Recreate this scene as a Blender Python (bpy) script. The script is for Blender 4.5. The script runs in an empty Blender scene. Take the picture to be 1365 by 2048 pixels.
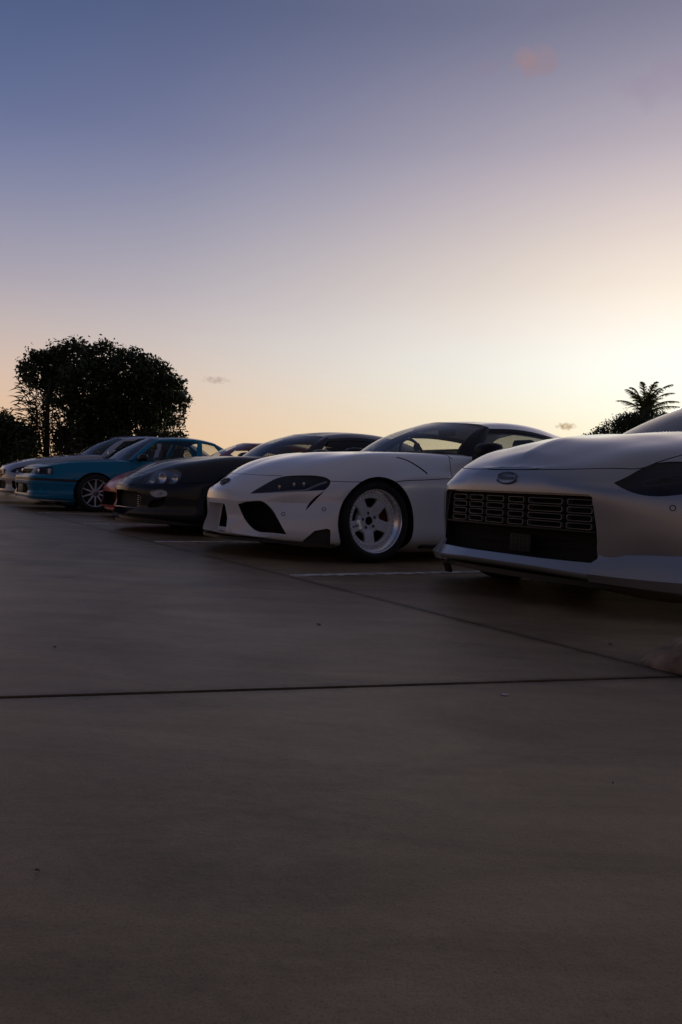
import bpy, bmesh, math, random
import numpy as np
from mathutils import Vector, Matrix
from mathutils.bvhtree import BVHTree
R = math.radians
S = bpy.context.scene
COL = S.collection

# ------------------------------------------------------------------ camera
CAM_H, CAM_PITCH, CAM_ROLL, FPX = 0.53, R(1.59), R(2.92), 1511.0
cam = bpy.data.cameras.new('camera')
cam.sensor_fit = 'VERTICAL'; cam.sensor_height = 36.0; cam.lens = 36.0 * FPX / 2048.0
cam.clip_start = 0.05; cam.clip_end = 5000
camo = bpy.data.objects.new('camera', cam); COL.objects.link(camo); S.camera = camo
r0 = Vector((1, 0, 0)); u0 = Vector((0, math.sin(CAM_PITCH), math.cos(CAM_PITCH))); fw = Vector((0, math.cos(CAM_PITCH), -math.sin(CAM_PITCH)))
rr = r0 * math.cos(CAM_ROLL) + u0 * math.sin(CAM_ROLL); uu = u0 * math.cos(CAM_ROLL) - r0 * math.sin(CAM_ROLL)
m = Matrix((rr, uu, -fw)).transposed().to_4x4(); m.translation = (0, 0, CAM_H); camo.matrix_world = m

# ------------------------------------------------------------------ sky, sun, exposure
SUN_AZ, SUN_EL = R(25.5), R(8.5)           # azimuth clockwise from +Y
SUN_DIR = Vector((math.sin(SUN_AZ) * math.cos(SUN_EL), math.cos(SUN_AZ) * math.cos(SUN_EL), math.sin(SUN_EL)))
world = bpy.data.worlds.new('World'); S.world = world; world.use_nodes = True
def lin(r, g, b):
    f = lambda c: (c / 255 / 12.92) if c / 255 <= 0.04045 else ((c / 255 + 0.055) / 1.055) ** 2.4
    return (f(r), f(g), f(b), 1)
def build_world():
    nt = world.node_tree; nt.nodes.clear(); N = nt.nodes.new; L = nt.links.new
    out = N('ShaderNodeOutputWorld'); bg = N('ShaderNodeBackground'); L(bg.outputs[0], out.inputs[0])
    tc = N('ShaderNodeTexCoord'); nrm = N('ShaderNodeVectorMath'); nrm.operation = 'NORMALIZE'; L(tc.outputs['Generated'], nrm.inputs[0])
    sep = N('ShaderNodeSeparateXYZ'); L(nrm.outputs[0], sep.inputs[0])
    def math_(op, a, b=None, clamp=False):
        n = N('ShaderNodeMath'); n.operation = op; n.use_clamp = clamp
        for i, v in enumerate((a, b)):
            if v is None: continue
            if isinstance(v, (int, float)): n.inputs[i].default_value = v
            else: L(v, n.inputs[i])
        return n.outputs[0]
    def ramp(fac, stops, interp='EASE'):
        n = N('ShaderNodeValToRGB'); n.color_ramp.interpolation = interp
        e = n.color_ramp.elements
        while len(e) < len(stops): e.new(0.5)
        for i, (p, c) in enumerate(stops): e[i].position = p; e[i].color = c
        L(fac, n.inputs[0]); return n.outputs[0]
    def mix(fac, a, b, mode='MIX'):
        n = N('ShaderNodeMix'); n.data_type = 'RGBA'; n.blend_type = mode
        if isinstance(fac, (int, float)): n.inputs[0].default_value = fac
        else: L(fac, n.inputs[0])
        for i, v in ((6, a), (7, b)):
            if isinstance(v, tuple): n.inputs[i].default_value = v
            else: L(v, n.inputs[i])
        return n.outputs[2]
    # twilight gradient over elevation, separately for the sunward and the far side of the sky
    el = math_('DIVIDE', math_('ARCSINE', sep.outputs[2]), math.pi / 2, True)   # 0 horizon .. 1 zenith
    far = ramp(el, [(0.0, lin(232, 182, 138)), (0.034, lin(230, 188, 150)), (0.070, lin(220, 188, 168)), (0.110, lin(194, 178, 174)), (0.150, lin(164, 158, 174)), (0.208, lin(122, 130, 164)), (0.262, lin(90, 106, 150)), (0.360, lin(58, 80, 122)), (0.6, lin(80, 84, 106)), (1.0, lin(94, 88, 92))], 'B_SPLINE')
    sunw = ramp(el, [(0.0, lin(255, 228, 176)), (0.064, lin(255, 250, 224)), (0.102, (1.06, 1.02, .94, 1)), (0.130, (1.02, .96, .87, 1)), (0.170, lin(247, 232, 214)), (0.220, lin(222, 207, 203)), (0.270, lin(188, 177, 188)), (0.352, lin(116, 119, 147)), (0.6, lin(88, 88, 106)), (1.0, lin(94, 88, 92))], 'B_SPLINE')
    hx = N('ShaderNodeVectorMath'); hx.operation = 'MULTIPLY'; L(nrm.outputs[0], hx.inputs[0]); hx.inputs[1].default_value = (1, 1, 0)
    hn = N('ShaderNodeVectorMath'); hn.operation = 'NORMALIZE'; L(hx.outputs[0], hn.inputs[0])
    dt = N('ShaderNodeVectorMath'); dt.operation = 'DOT_PRODUCT'; L(hn.outputs[0], dt.inputs[0]); dt.inputs[1].default_value = (math.sin(SUN_AZ), math.cos(SUN_AZ), 0)
    az = math_('ARCCOSINE', dt.outputs['Value'])
    azf = ramp(math_('DIVIDE', az, math.pi), [(0.0, (1, 1, 1, 1)), (0.04, (.94, .94, .94, 1)), (0.09, (.74, .74, .74, 1)), (0.15, (.46, .46, .46, 1)), (0.22, (.18, .18, .18, 1)), (0.32, (0, 0, 0, 1))], 'B_SPLINE')
    grad = mix(azf, far, sunw)
    # away from the sun the twilight sky dims (earth shadow)
    dim = ramp(math_('DIVIDE', az, math.pi), [(0.0, (1, 1, 1, 1)), (0.30, (1, 1, 1, 1)), (0.62, (.36, .31, .28, 1)), (1.0, (.22, .19, .18, 1))], 'LINEAR')
    dim = mix(math_('POWER', el, .8), dim, (1, 1, 1, 1)); grad = mix(1.0, grad, dim, 'MULTIPLY')
    # glow round the sunken sun
    ds = N('ShaderNodeVectorMath'); ds.operation = 'DOT_PRODUCT'; L(nrm.outputs[0], ds.inputs[0]); ds.inputs[1].default_value = SUN_DIR
    g = math_('POWER', math_('MAXIMUM', ds.outputs['Value'], 0.0), 60.0)
    gl = mix(g, (0, 0, 0, 1), (.12, .11, .09, 1))
    grad = mix(1.0, grad, gl, 'ADD')
    sky = N('ShaderNodeTexSky'); sky.sky_type = 'NISHITA'; sky.sun_disc = False; sky.sun_elevation = R(2.5); sky.sun_rotation = SUN_AZ
    sky.air_density = 1.0; sky.dust_density = 2.0; sky.ozone_density = 3.0
    nis = mix(1.0, sky.outputs[0], (.06, .06, .06, 1), 'MULTIPLY')
    col = mix(0.03, grad, nis)
    # a few small evening clouds at their place in the sky
    def cloud(col, d, sx, sz, c, amt):
        d = Vector(d).normalized(); side = Vector((d.y, -d.x, 0)).normalized(); up = side.cross(d)
        a = N('ShaderNodeVectorMath'); a.operation = 'DOT_PRODUCT'; L(nrm.outputs[0], a.inputs[0]); a.inputs[1].default_value = side
        b = N('ShaderNodeVectorMath'); b.operation = 'DOT_PRODUCT'; L(nrm.outputs[0], b.inputs[0]); b.inputs[1].default_value = up
        fr = N('ShaderNodeVectorMath'); fr.operation = 'DOT_PRODUCT'; L(nrm.outputs[0], fr.inputs[0]); fr.inputs[1].default_value = d
        nz = N('ShaderNodeTexNoise'); nz.inputs['Scale'].default_value = 2.2 / sz * .5; nz.inputs['Detail'].default_value = 5; L(nrm.outputs[0], nz.inputs['Vector'])
        q = math_('ADD', math_('POWER', math_('ABSOLUTE', math_('DIVIDE', a.outputs['Value'], sx)), 2.0), math_('POWER', math_('ABSOLUTE', math_('DIVIDE', b.outputs['Value'], sz)), 2.0))
        e = math_('SUBTRACT', 1.0, q)
        e = math_('ADD', e, math_('MULTIPLY', math_('SUBTRACT', nz.outputs[0], .55), 2.6))
        e = math_('MULTIPLY', e, amt, True)
        e = math_('MULTIPLY', e, math_('GREATER_THAN', fr.outputs['Value'], 0.0))
        return mix(e, col, c)
    for args in CLOUDS: col = cloud(col, *args)
    L(col, bg.inputs[0]); bg.inputs[1].default_value = 1.0
def pix_dir(px, py):
    return (rr * ((px - 682.5) / FPX) - uu * ((py - 1024) / FPX) + fw).normalized()
CLOUDS = [(pix_dir(430, 760), .022, .0055, lin(176, 152, 148), .55), (pix_dir(1132, 853), .014, .0055, lin(176, 142, 106), .8),
          (pix_dir(1066, 122), .036, .017, lin(152, 132, 142), .8), (pix_dir(1340, 160), .07, .03, lin(150, 130, 156), .25), (pix_dir(975, 132), .018, .010, lin(144, 128, 146), .4)]
build_world()
sun = bpy.data.lights.new('sun', 'SUN'); sun.energy = 0.35; sun.angle = R(6); sun.color = (1.0, .80, .58)
suno = bpy.data.objects.new('sun', sun); COL.objects.link(suno); suno.rotation_euler = (-SUN_DIR).to_track_quat('-Z', 'Y').to_euler()
vs = S.view_settings; vs.view_transform = 'Standard'; vs.look = 'None'; vs.exposure = 0.0; vs.gamma = 1.0; vs.use_curve_mapping = False
S.cycles.use_denoising = True
S.cycles.max_bounces = 6; S.cycles.diffuse_bounces = 3; S.cycles.glossy_bounces = 4; S.cycles.transparent_max_bounces = 12

# ------------------------------------------------------------------ materials
MATS = {}
def mat(name, col=(.5, .5, .5), rough=.5, metal=0.0, coat=0.0, spec=.5, emit=None, noise=None, bump=None, flake=None, coat_rough=.03):
    if name in MATS: return MATS[name]
    mt = bpy.data.materials.new(name); mt.use_nodes = True; nt = mt.node_tree
    p = nt.nodes['Principled BSDF']; N = nt.nodes.new; L = nt.links.new
    p.inputs['Base Color'].default_value = (*col, 1); p.inputs['Roughness'].default_value = rough; p.inputs['Metallic'].default_value = metal
    p.inputs['Coat Weight'].default_value = coat; p.inputs['Coat Roughness'].default_value = coat_rough; p.inputs['Specular IOR Level'].default_value = spec
    tc = N('ShaderNodeTexCoord')
    if noise:                                   # (scale, amount): mottled colour and roughness
        sc, am = noise
        n = N('ShaderNodeTexNoise'); n.inputs['Scale'].default_value = sc; n.inputs['Detail'].default_value = 6; L(tc.outputs['Object'], n.inputs['Vector'])
        r = N('ShaderNodeValToRGB'); r.color_ramp.elements[0].position = .3; r.color_ramp.elements[1].position = .7
        r.color_ramp.elements[0].color = (*[c * (1 - am) for c in col], 1); r.color_ramp.elements[1].color = (*[min(1, c * (1 + am)) for c in col], 1)
        L(n.outputs[0], r.inputs[0]); L(r.outputs[0], p.inputs['Base Color'])
        mr = N('ShaderNodeMapRange'); mr.inputs[3].default_value = max(0, rough - .06); mr.inputs[4].default_value = min(1, rough + .06); L(n.outputs[0], mr.inputs[0]); L(mr.outputs[0], p.inputs['Roughness'])
    if bump:
        sc, st = bump
        n = N('ShaderNodeTexNoise'); n.inputs['Scale'].default_value = sc; n.inputs['Detail'].default_value = 4; L(tc.outputs['Object'], n.inputs['Vector'])
        b = N('ShaderNodeBump'); b.inputs['Strength'].default_value = st; b.inputs['Distance'].default_value = .01; L(n.outputs[0], b.inputs['Height']); L(b.outputs[0], p.inputs['Normal'])
    if flake:
        n = N('ShaderNodeTexVoronoi'); n.inputs['Scale'].default_value = flake; L(tc.outputs['Object'], n.inputs['Vector'])
        mr = N('ShaderNodeMapRange'); mr.inputs[3].default_value = rough - .07; mr.inputs[4].default_value = rough + .07; L(n.outputs['Color'], mr.inputs[0]); L(mr.outputs[0], p.inputs['Roughness'])
    if emit: p.inputs['Emission Color'].default_value = (*emit, 1); p.inputs['Emission Strength'].default_value = 1
    MATS[name] = mt; return mt
def glass(name, tint, rough=.02, ior=1.5):
    if name in MATS: return MATS[name]
    mt = bpy.data.materials.new(name); mt.use_nodes = True; nt = mt.node_tree; nt.nodes.clear(); N = nt.nodes.new; L = nt.links.new
    o = N('ShaderNodeOutputMaterial'); mx = N('ShaderNodeMixShader'); t = N('ShaderNodeBsdfTransparent'); g = N('ShaderNodeBsdfGlossy'); fr = N('ShaderNodeFresnel')
    t.inputs[0].default_value = (*tint, 1); g.inputs['Roughness'].default_value = rough; fr.inputs[0].default_value = ior
    gm = N('ShaderNodeNewGeometry'); k = N('ShaderNodeMath'); k.operation = 'SUBTRACT'; k.inputs[0].default_value = 1; L(gm.outputs['Backfacing'], k.inputs[1])
    k2 = N('ShaderNodeMath'); k2.operation = 'MULTIPLY'; L(fr.outputs[0], k2.inputs[0]); L(k.outputs[0], k2.inputs[1])      # reflect at the face the ray enters
    L(k2.outputs[0], mx.inputs[0]); L(t.outputs[0], mx.inputs[1]); L(g.outputs[0], mx.inputs[2]); L(mx.outputs[0], o.inputs[0])
    MATS[name] = mt; return mt
mat('paint_white', (.80, .79, .78), .28, 0, 1.0)
mat('paint_silver', (.385, .392, .410), .40, .80, .9, flake=900, coat_rough=.10)
mat('paint_graphite', (.016, .017, .021), .34, .0, .40, spec=.18, flake=900)
mat('paint_teal', (.0, .19, .33), .34, .0, .3, spec=.25, flake=900)
mat('paint_red', (.60, .012, .008), .30, 0, .35)
mat('paint_grey', (.38, .38, .40), .34, .5, 1.0, flake=900)
mat('paint_black', (.008, .008, .009), .15, 0, 1.0)
mat('trim', (.010, .010, .011), .45, bump=(300, .15))
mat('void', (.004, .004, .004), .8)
mat('rubber', (.014, .014, .014), .75, bump=(120, .2))
mat('cabin', (.020, .020, .022), .7, noise=(40, .3))
mat('rim_white', (.82, .81, .79), .35, 0, .8, noise=(25, .06))
mat('polished', (.95, .95, .96), .22, 1.0, noise=(30, .06))
mat('chrome', (.78, .78, .80), .08, 1.0)
mat('alloy', (.42, .42, .44), .28, .9, noise=(30, .1))
mat('alloy_bright', (.78, .78, .79), .30, .25, noise=(30, .1))
mat('disc', (.05, .05, .05), .4, .8, noise=(60, .2))
mat('caliper_red', (.22, .018, .012), .35, 0, .5)
mat('lamp_inner', (.075, .075, .080), .35, .3)
mat('lamp_silver', (.30, .30, .32), .25, .6)
mat('mesh', (.012, .012, .012), .5, bump=(250, .3))
mat('orange', (.55, .16, .02), .2)
mat('white_plastic', (.70, .70, .70), .3)
glass('glass_clear', (.93, .94, .92)); glass('glass_screen', (.80, .81, .78), .02, 1.75); glass('glass_tint', (.50, .51, .51)); glass('lens', (.86, .88, .92), .03); glass('lens_smoke', (.60, .60, .62), .03); glass('glass_mid', (.80, .81, .80))
mat('pillar_black', (.008, .008, .009), .5, 0, 0, spec=.25)

# ------------------------------------------------------------------ helpers
def tag(o, label=None, cat=None, group=None, kind=None):
    if label: o['label'] = label
    if cat: o['category'] = cat
    if group: o['group'] = group
    if kind: o['kind'] = kind
    return o
def empty(name, loc=(0, 0, 0), rz=0, parent=None):
    o = bpy.data.objects.new(name, None); COL.objects.link(o); o.location = loc; o.rotation_euler = (0, 0, rz); o.empty_display_size = .2
    if parent: o.parent = parent
    return o
def mesh_data(name, V, F, mats=None, idx=None, smooth=True, sharp=35):
    me = bpy.data.meshes.new(name); me.from_pydata([tuple(v) for v in V], [], [tuple(f) for f in F])
    for mm in (mats or []): me.materials.append(MATS[mm])
    if idx is not None: me.polygons.foreach_set('material_index', np.asarray(idx, dtype=np.int32))
    me.polygons.foreach_set('use_smooth', np.full(len(me.polygons), smooth))
    me.update()
    if smooth and sharp: me.set_sharp_from_angle(angle=R(sharp))
    return me
def obj(name, V, F, m='trim', parent=None, smooth=True, sharp=35, idx=None):
    me = mesh_data(name, V, F, [m] if isinstance(m, str) else m, idx, smooth, sharp)
    o = bpy.data.objects.new(name, me); COL.objects.link(o)
    if parent: o.parent = parent
    return o
class MB:                                        # collects shapes into one mesh
    def __init__(s): s.V = []; s.F = []
    def add(s, V, F):
        n = len(s.V); s.V += [Vector(v) for v in V]; s.F += [tuple(i + n for i in f) for f in F]; return s
    def box(s, c, d, rot=None, bev=0.0):
        x, y, z = [k / 2 for k in d]; b = min(bev, x * .9, y * .9, z * .9)
        if b <= 0:
            V = [Vector((i * x, j * y, k * z)) for i in (-1, 1) for j in (-1, 1) for k in (-1, 1)]
            F = [(0, 1, 3, 2), (4, 6, 7, 5), (0, 4, 5, 1), (2, 3, 7, 6), (0, 2, 6, 4), (1, 5, 7, 3)]
        else:
            bm = bmesh.new(); bmesh.ops.create_cube(bm, size=1.0)
            for v in bm.verts: v.co = Vector((v.co.x * d[0], v.co.y * d[1], v.co.z * d[2]))
            bmesh.ops.bevel(bm, geom=bm.edges[:], offset=b, segments=2, affect='EDGES', profile=.6)
            bm.verts.ensure_lookup_table(); V = [v.co.copy() for v in bm.verts]; F = [[v.index for v in f.verts] for f in bm.faces]; bm.free()
        if rot is not None: V = [rot @ v for v in V]
        c = Vector(c); return s.add([v + c for v in V], F)
    def tube(s, pts, rad, n=8, closed=False):
        pts = [Vector(p) for p in pts]; k = len(pts); rad = rad if isinstance(rad, (list, tuple)) else [rad] * k
        V = []; F = []; prev = None
        for i, p in enumerate(pts):
            t = (pts[(i + 1) % k] - pts[i - 1]) if closed else (pts[min(i + 1, k - 1)] - pts[max(i - 1, 0)])
            t.normalize()
            a = prev - t * prev.dot(t) if prev is not None else t.orthogonal()
            a.normalize(); prev = a; b = t.cross(a)
            for j in range(n):
                q = 2 * math.pi * j / n; V.append(p + (a * math.cos(q) + b * math.sin(q)) * rad[i])
        for i in range(k if closed else k - 1):
            for j in range(n):
                i2 = (i + 1) % k; F.append((i * n + j, i * n + (j + 1) % n, i2 * n + (j + 1) % n, i2 * n + j))
        if not closed: F.append(tuple(range(n - 1, -1, -1))); F.append(tuple((k - 1) * n + j for j in range(n)))
        return s.add(V, F)
    def lathe(s, prof, n=48, closed_prof=False):    # prof: (radius, y) about the y axis
        V = []; F = []; k = len(prof)
        for (r_, y) in prof:
            for j in range(n):
                a = 2 * math.pi * j / n; V.append(Vector((r_ * math.cos(a), y, r_ * math.sin(a))))
        for i in range(k if closed_prof else k - 1):
            i2 = (i + 1) % k
            for j in range(n): F.append((i * n + j, i * n + (j + 1) % n, i2 * n + (j + 1) % n, i2 * n + j))
        return s.add(V, F)
    def build(s, name, m, parent=None, smooth=True, sharp=35): return obj(name, s.V, s.F, m, parent, smooth, sharp)

def spline(P, n, brk=(), t=None):
    """interpolate control rows P[k, ..., 3] along axis 0, n sub-steps per span; brk: indices where the tangent may break"""
    P = np.asarray(P, float); K = len(P)
    if t is None:
        d = np.linalg.norm(np.diff(P, axis=0), axis=-1); d = d.reshape(K - 1, -1).mean(1); t = np.concatenate([[0], np.cumsum(np.maximum(d, 1e-4))])
    ends = [0] + sorted(brk) + [K - 1]; out = []
    for a, b in zip(ends[:-1], ends[1:]):
        Q = P[a:b + 1]; tt = t[a:b + 1]; k = len(Q)
        if k == 2: M = [(Q[1] - Q[0]) / (tt[1] - tt[0])] * 2
        else:
            s_ = [(Q[i + 1] - Q[i]) / (tt[i + 1] - tt[i]) for i in range(k - 1)]
            M = [None] * k
            for i in range(1, k - 1):
                h0, h1 = tt[i] - tt[i - 1], tt[i + 1] - tt[i]; M[i] = (s_[i - 1] * h1 + s_[i] * h0) / (h0 + h1)
            M[0] = 1.5 * s_[0] - .5 * M[1]; M[-1] = 1.5 * s_[-1] - .5 * M[-2]
        for i in range(k - 1):
            h = tt[i + 1] - tt[i]
            for j in range(n):
                x = j / n; h00 = 2 * x**3 - 3 * x**2 + 1; h10 = x**3 - 2 * x**2 + x; h01 = -2 * x**3 + 3 * x**2; h11 = x**3 - x**2
                out.append(h00 * Q[i] + h10 * h * M[i] + h01 * Q[i + 1] + h11 * h * M[i + 1])
    out.append(P[-1]); return np.array(out)
def curve(pts, n=6, brk=()): return [Vector(p) for p in spline(np.array(pts, float), n, brk)]
def surf(ctrl, nu=6, nv=6, bu=(), bv=()):
    A = spline(np.asarray(ctrl, float), nu, bu); return spline(A.swapaxes(0, 1), nv, bv).swapaxes(0, 1)
def grid_faces(nu, nv, flip=False):
    F = [(i * nv + j, i * nv + j + 1, (i + 1) * nv + j + 1, (i + 1) * nv + j) for i in range(nu - 1) for j in range(nv - 1)]
    return [f[::-1] for f in F] if flip else F
def sheet(name, ctrl, m, parent, nu=6, nv=6, thick=.004, bu=(), bv=(), ref=None):
    """curved panel with a real thickness; ref: a point on its inner side"""
    G = surf(ctrl, nu, nv, bu, bv); a, b = G.shape[:2]
    du = np.gradient(G, axis=0); dv = np.gradient(G, axis=1); nn = np.cross(du, dv); nn /= np.maximum(np.linalg.norm(nn, axis=-1, keepdims=True), 1e-9)
    if ref is not None and (np.sum(nn * (G - np.array(ref)), axis=-1)).mean() < 0: nn = -nn; fl = False
    else: fl = True
    V = np.concatenate([G.reshape(-1, 3), (G - nn * thick).reshape(-1, 3)]); n = a * b
    F = grid_faces(a, b, fl); F = F + [tuple(i + n for i in f[::-1]) for f in F]
    rim = [i * b for i in range(a)] + [(a - 1) * b + j for j in range(1, b)] + [i * b + b - 1 for i in range(a - 2, -1, -1)] + [j for j in range(b - 2, 0, -1)]
    for p, q in zip(rim, rim[1:] + rim[:1]): F.append((p, q, q + n, p + n) if fl else (q, p, p + n, q + n))
    me_o = obj(name, V, F, m, parent, True, 40)
    bm = bmesh.new(); bm.from_mesh(me_o.data); bmesh.ops.recalc_face_normals(bm, faces=bm.faces[:]); bm.to_mesh(me_o.data); bm.free()
    return me_o
# ------------------------------------------------------------------ car body tools
def mirror_vf(V, F): return [Vector((v[0], -v[1], v[2])) for v in V], [tuple(f[::-1]) for f in F]
def fix_normals(V, F):
    bm = bmesh.new(); vs_ = [bm.verts.new(v) for v in V]
    for f in F:
        try: bm.faces.new([vs_[i] for i in f])
        except ValueError: pass
    bmesh.ops.recalc_face_normals(bm, faces=bm.faces[:]); bm.verts.index_update()
    F2 = [tuple(v.index for v in f.verts) for f in bm.faces]; V2 = [v.co.copy() for v in bm.verts]; bm.free(); return V2, F2
def prism(poly, d, out=.2, inn=.06, taper=1.0, shift=(0, 0, 0)):
    """closed prism over the outline poly, extruded along d from +out to -inn about its mean"""
    d = Vector(d).normalized(); P = [Vector(p) for p in poly]; c = sum(P, Vector()) / len(P)
    P = [p - d * (p - c).dot(d) for p in P]; n = len(P)
    V = [p + d * out for p in P] + [c + (p - c) * taper - d * inn + Vector(shift) for p in P]
    F = [tuple(range(n)), tuple(range(2 * n - 1, n - 1, -1))] + [(i, i + n, (i + 1) % n + n, (i + 1) % n) for i in range(n)]
    return fix_normals(V, F)
def loft_cut(top, bot, d, out=.2):
    """closed pocket: outline top on the surface, floor outline bot, open towards d"""
    d = Vector(d).normalized(); T_ = [Vector(p) for p in top]; B_ = [Vector(p) for p in bot]; n = len(T_); c = sum(T_, Vector()) / n; cb = sum(B_, Vector()) / n
    U = [p - d * (p - c).dot(d) + d * out for p in T_]; B_ = [p - d * (p - cb).dot(d) for p in B_]; V = U + T_ + B_
    F = [tuple(range(n)), tuple(range(3 * n - 1, 2 * n - 1, -1))] + [(k * n + i, k * n + n + i, k * n + n + (i + 1) % n, k * n + (i + 1) % n) for k in (0, 1) for i in range(n)]
    return fix_normals(V, F)
def outline(pts, corners=(), n=4):
    """smooth closed outline through pts, sharp only at the listed corners"""
    pts = list(pts); k = len(pts)
    if not corners:
        C = curve(pts[-2:] + pts + pts[:3], n); return C[2 * n:(2 + k) * n]
    cs = sorted(corners); out = []
    for a, b in zip(cs, cs[1:] + [cs[0] + k]): out += curve([pts[i % k] for i in range(a, b + 1)], n)[:-1]
    return out
def cyl_cut(c, r, y0, y1, n=64, zs=1.0):
    V = []; F = []
    for y in (y0, y1):
        for j in range(n): a = 2 * math.pi * j / n; V.append(Vector((c[0] + r * math.cos(a), y, c[1] + zs * r * math.sin(a))))
    F = [tuple(range(n)), tuple(range(2 * n - 1, n - 1, -1))] + [(j, (j + 1) % n, (j + 1) % n + n, j + n) for j in range(n)]
    return fix_normals(V, F)
def bool_mesh(base, cutters, op='DIFFERENCE'):
    """base and cutters are (V, F); returns a mesh"""
    def tmp(V, F):
        me = bpy.data.meshes.new('tmp'); me.from_pydata([tuple(v) for v in V], [], F); o = bpy.data.objects.new('tmp', me); COL.objects.link(o); return o
    b = tmp(*base); cs = [tmp(*c) for c in cutters]
    def run(solver):
        b.modifiers.clear()
        for c in cs:
            md = b.modifiers.new('b', 'BOOLEAN'); md.operation = op; md.object = c; md.solver = solver
        dg = bpy.context.evaluated_depsgraph_get(); dg.update()
        return bpy.data.meshes.new_from_object(b.evaluated_get(dg))
    me = run('MANIFOLD')
    if len(me.polygons) < (len(base[1]) * .3 if op == 'DIFFERENCE' else 3):
        print('manifold boolean failed, exact'); me = run('EXACT')
    for o in [b] + cs:
        d = o.data; bpy.data.objects.remove(o); bpy.data.meshes.remove(d)
    return me
class Body:
    def __init__(s, ctrl, nu=6, nv=6, bu=(), bv=()):
        G = surf(ctrl, nu, nv, bu, bv); G[..., 1] = np.maximum(G[..., 1], 0.0); G[:, 0, 1] = 0; G[:, -1, 1] = 0
        a, b = G.shape[:2]; V = [Vector(p) for p in G.reshape(-1, 3)]; idr = {}
        for i in range(a):
            for j in range(b):
                k = i * b + j
                if j in (0, b - 1): idr[k] = k
                else: idr[k] = len(V); V.append(Vector((V[k].x, -V[k].y, V[k].z)))
        F = grid_faces(a, b); F += [tuple(idr[i] for i in f[::-1]) for f in F]
        for i in (0, a - 1):
            for j in range(b - 1):
                q = [i * b + j, i * b + j + 1, idr[i * b + j + 1], idr[i * b + j]]; q = list(dict.fromkeys(q))
                if len(q) > 2: F.append(tuple(q))
        s.V, s.F = fix_normals(V, F)
        s.bvh = BVHTree.FromPolygons(s.V, s.F); s.cuts = []; s.a, s.b = a, b
    def snap(s, p):
        r = s.bvh.find_nearest(Vector(p)); return r[0], r[1]
    def cut(s, vf, m='trim', both=True, name=None):
        name = name or ('wheel_arch' if len(vf[0]) == 128 else 'recess'); s.cuts.append((vf, m, name))
        if both: s.cuts.append((mirror_vf(*vf), m, name))
    def groove(s, pts, w=.005, depth=.010, both=True, n=5, m='void', brk=()):
        C = curve(pts, n, brk); P = []; Nn = []
        for c in C:
            p, nn = s.snap(c); P.append(p); Nn.append(nn)
        # drop near-coincident points
        keep = [0]
        for i in range(1, len(P)):
            if (P[i] - P[keep[-1]]).length > .004: keep.append(i)
        P = [P[i] for i in keep]; Nn = [Nn[i] for i in keep]; V = []; F = []; k = len(P)
        for i in range(k):
            t = (P[min(i + 1, k - 1)] - P[max(i - 1, 0)]).normalized(); nn = (Nn[i] - t * Nn[i].dot(t)).normalized(); sd = t.cross(nn)
            for a, b in ((-1, 1), (1, 1), (1, -1), (-1, -1)): V.append(P[i] + sd * (a * w / 2) + nn * (b * depth))
        for i in range(k - 1):
            for j in range(4): F.append((i * 4 + j, i * 4 + (j + 1) % 4, (i + 1) * 4 + (j + 1) % 4, (i + 1) * 4 + j))
        F += [(3, 2, 1, 0), tuple((k - 1) * 4 + j for j in range(4))]
        s.cut(fix_normals(V, F), m, both, 'panel_gap')
    def lens(s, name, poly, d, m, parent, both=True, sink=.003):
        out = []
        for sg in ((1, -1) if both else (1,)):
            pp = [(p[0], p[1] * sg, p[2]) for p in poly]; dd = (d[0], d[1] * sg, d[2])
            me = bool_mesh((s.V, s.F), [prism(pp, dd, .25, .12)], 'INTERSECT'); D = Vector(dd).normalized()
            F = [tuple(p.vertices) for p in me.polygons if s.on_skin(p)]; V = [v.co - D * sink for v in me.vertices]
            used = sorted({i for f in F for i in f}); ix = {k: i for i, k in enumerate(used)}
            out.append(obj(name, [V[i] for i in used], [tuple(ix[i] for i in f) for f in F], m, parent, True, 60)); bpy.data.meshes.remove(me)
        return out
    def on_skin(s, p, eps=.0015):
        r = s.bvh.find_nearest(p.center); return r[3] is not None and r[3] < eps and abs(r[1].dot(p.normal)) > .8
    def finish(s, parent, paint, seeds, base='body'):
        """cut, then split the painted skin into panels along the gaps; the cut walls become the dark inner shell"""
        me = bool_mesh((s.V, s.F), [c[0] for c in s.cuts]); P = me.polygons
        cb = [(BVHTree.FromPolygons(c[0][0], c[0][1]), c[1]) for c in s.cuts]
        skin = [s.on_skin(p) for p in P]; par = list(range(len(P)))
        def find(i):
            while par[i] != i: par[i] = par[par[i]]; i = par[i]
            return i
        em = {}
        for p in P:
            for e in p.edge_keys:
                e = (e, skin[p.index])
                if e in em: par[find(em[e])] = find(p.index)
                else: em[e] = p.index
        comp = {}
        for p in P:
            if skin[p.index]: comp.setdefault(find(p.index), []).append(p.index)
        names = {}
        sk = [p.index for p in P if skin[p.index]]; sb = BVHTree.FromPolygons([v.co for v in me.vertices], [tuple(P[i].vertices) for i in sk])
        for nm, (sd, mt) in seeds.items():
            for sg in (1, -1):
                r = sb.find_nearest(Vector((sd[0], sd[1] * sg, sd[2]))); c = find(sk[r[2]])
                if c not in names: names[c] = (nm, mt)
        groups = {}
        for c, fs in comp.items():
            nm, mt = names.get(c, (base, paint)); key = (nm, c if c in names and nm != base else 0); groups.setdefault(key, [nm, mt, []])[2].extend(fs)
        near = {}
        for p in P:                               # walls of gaps, recesses and arches, each pocket a piece of its own
            if not skin[p.index]:
                best = min(((b.find_nearest(p.center, .01)[3] if b.find_nearest(p.center, .01)[0] else 9), k) for k, (b, m_) in enumerate(cb)); near[p.index] = best[1]
                groups.setdefault(('in', find(p.index)), ['recess', None, []])[2].append(p.index)
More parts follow.
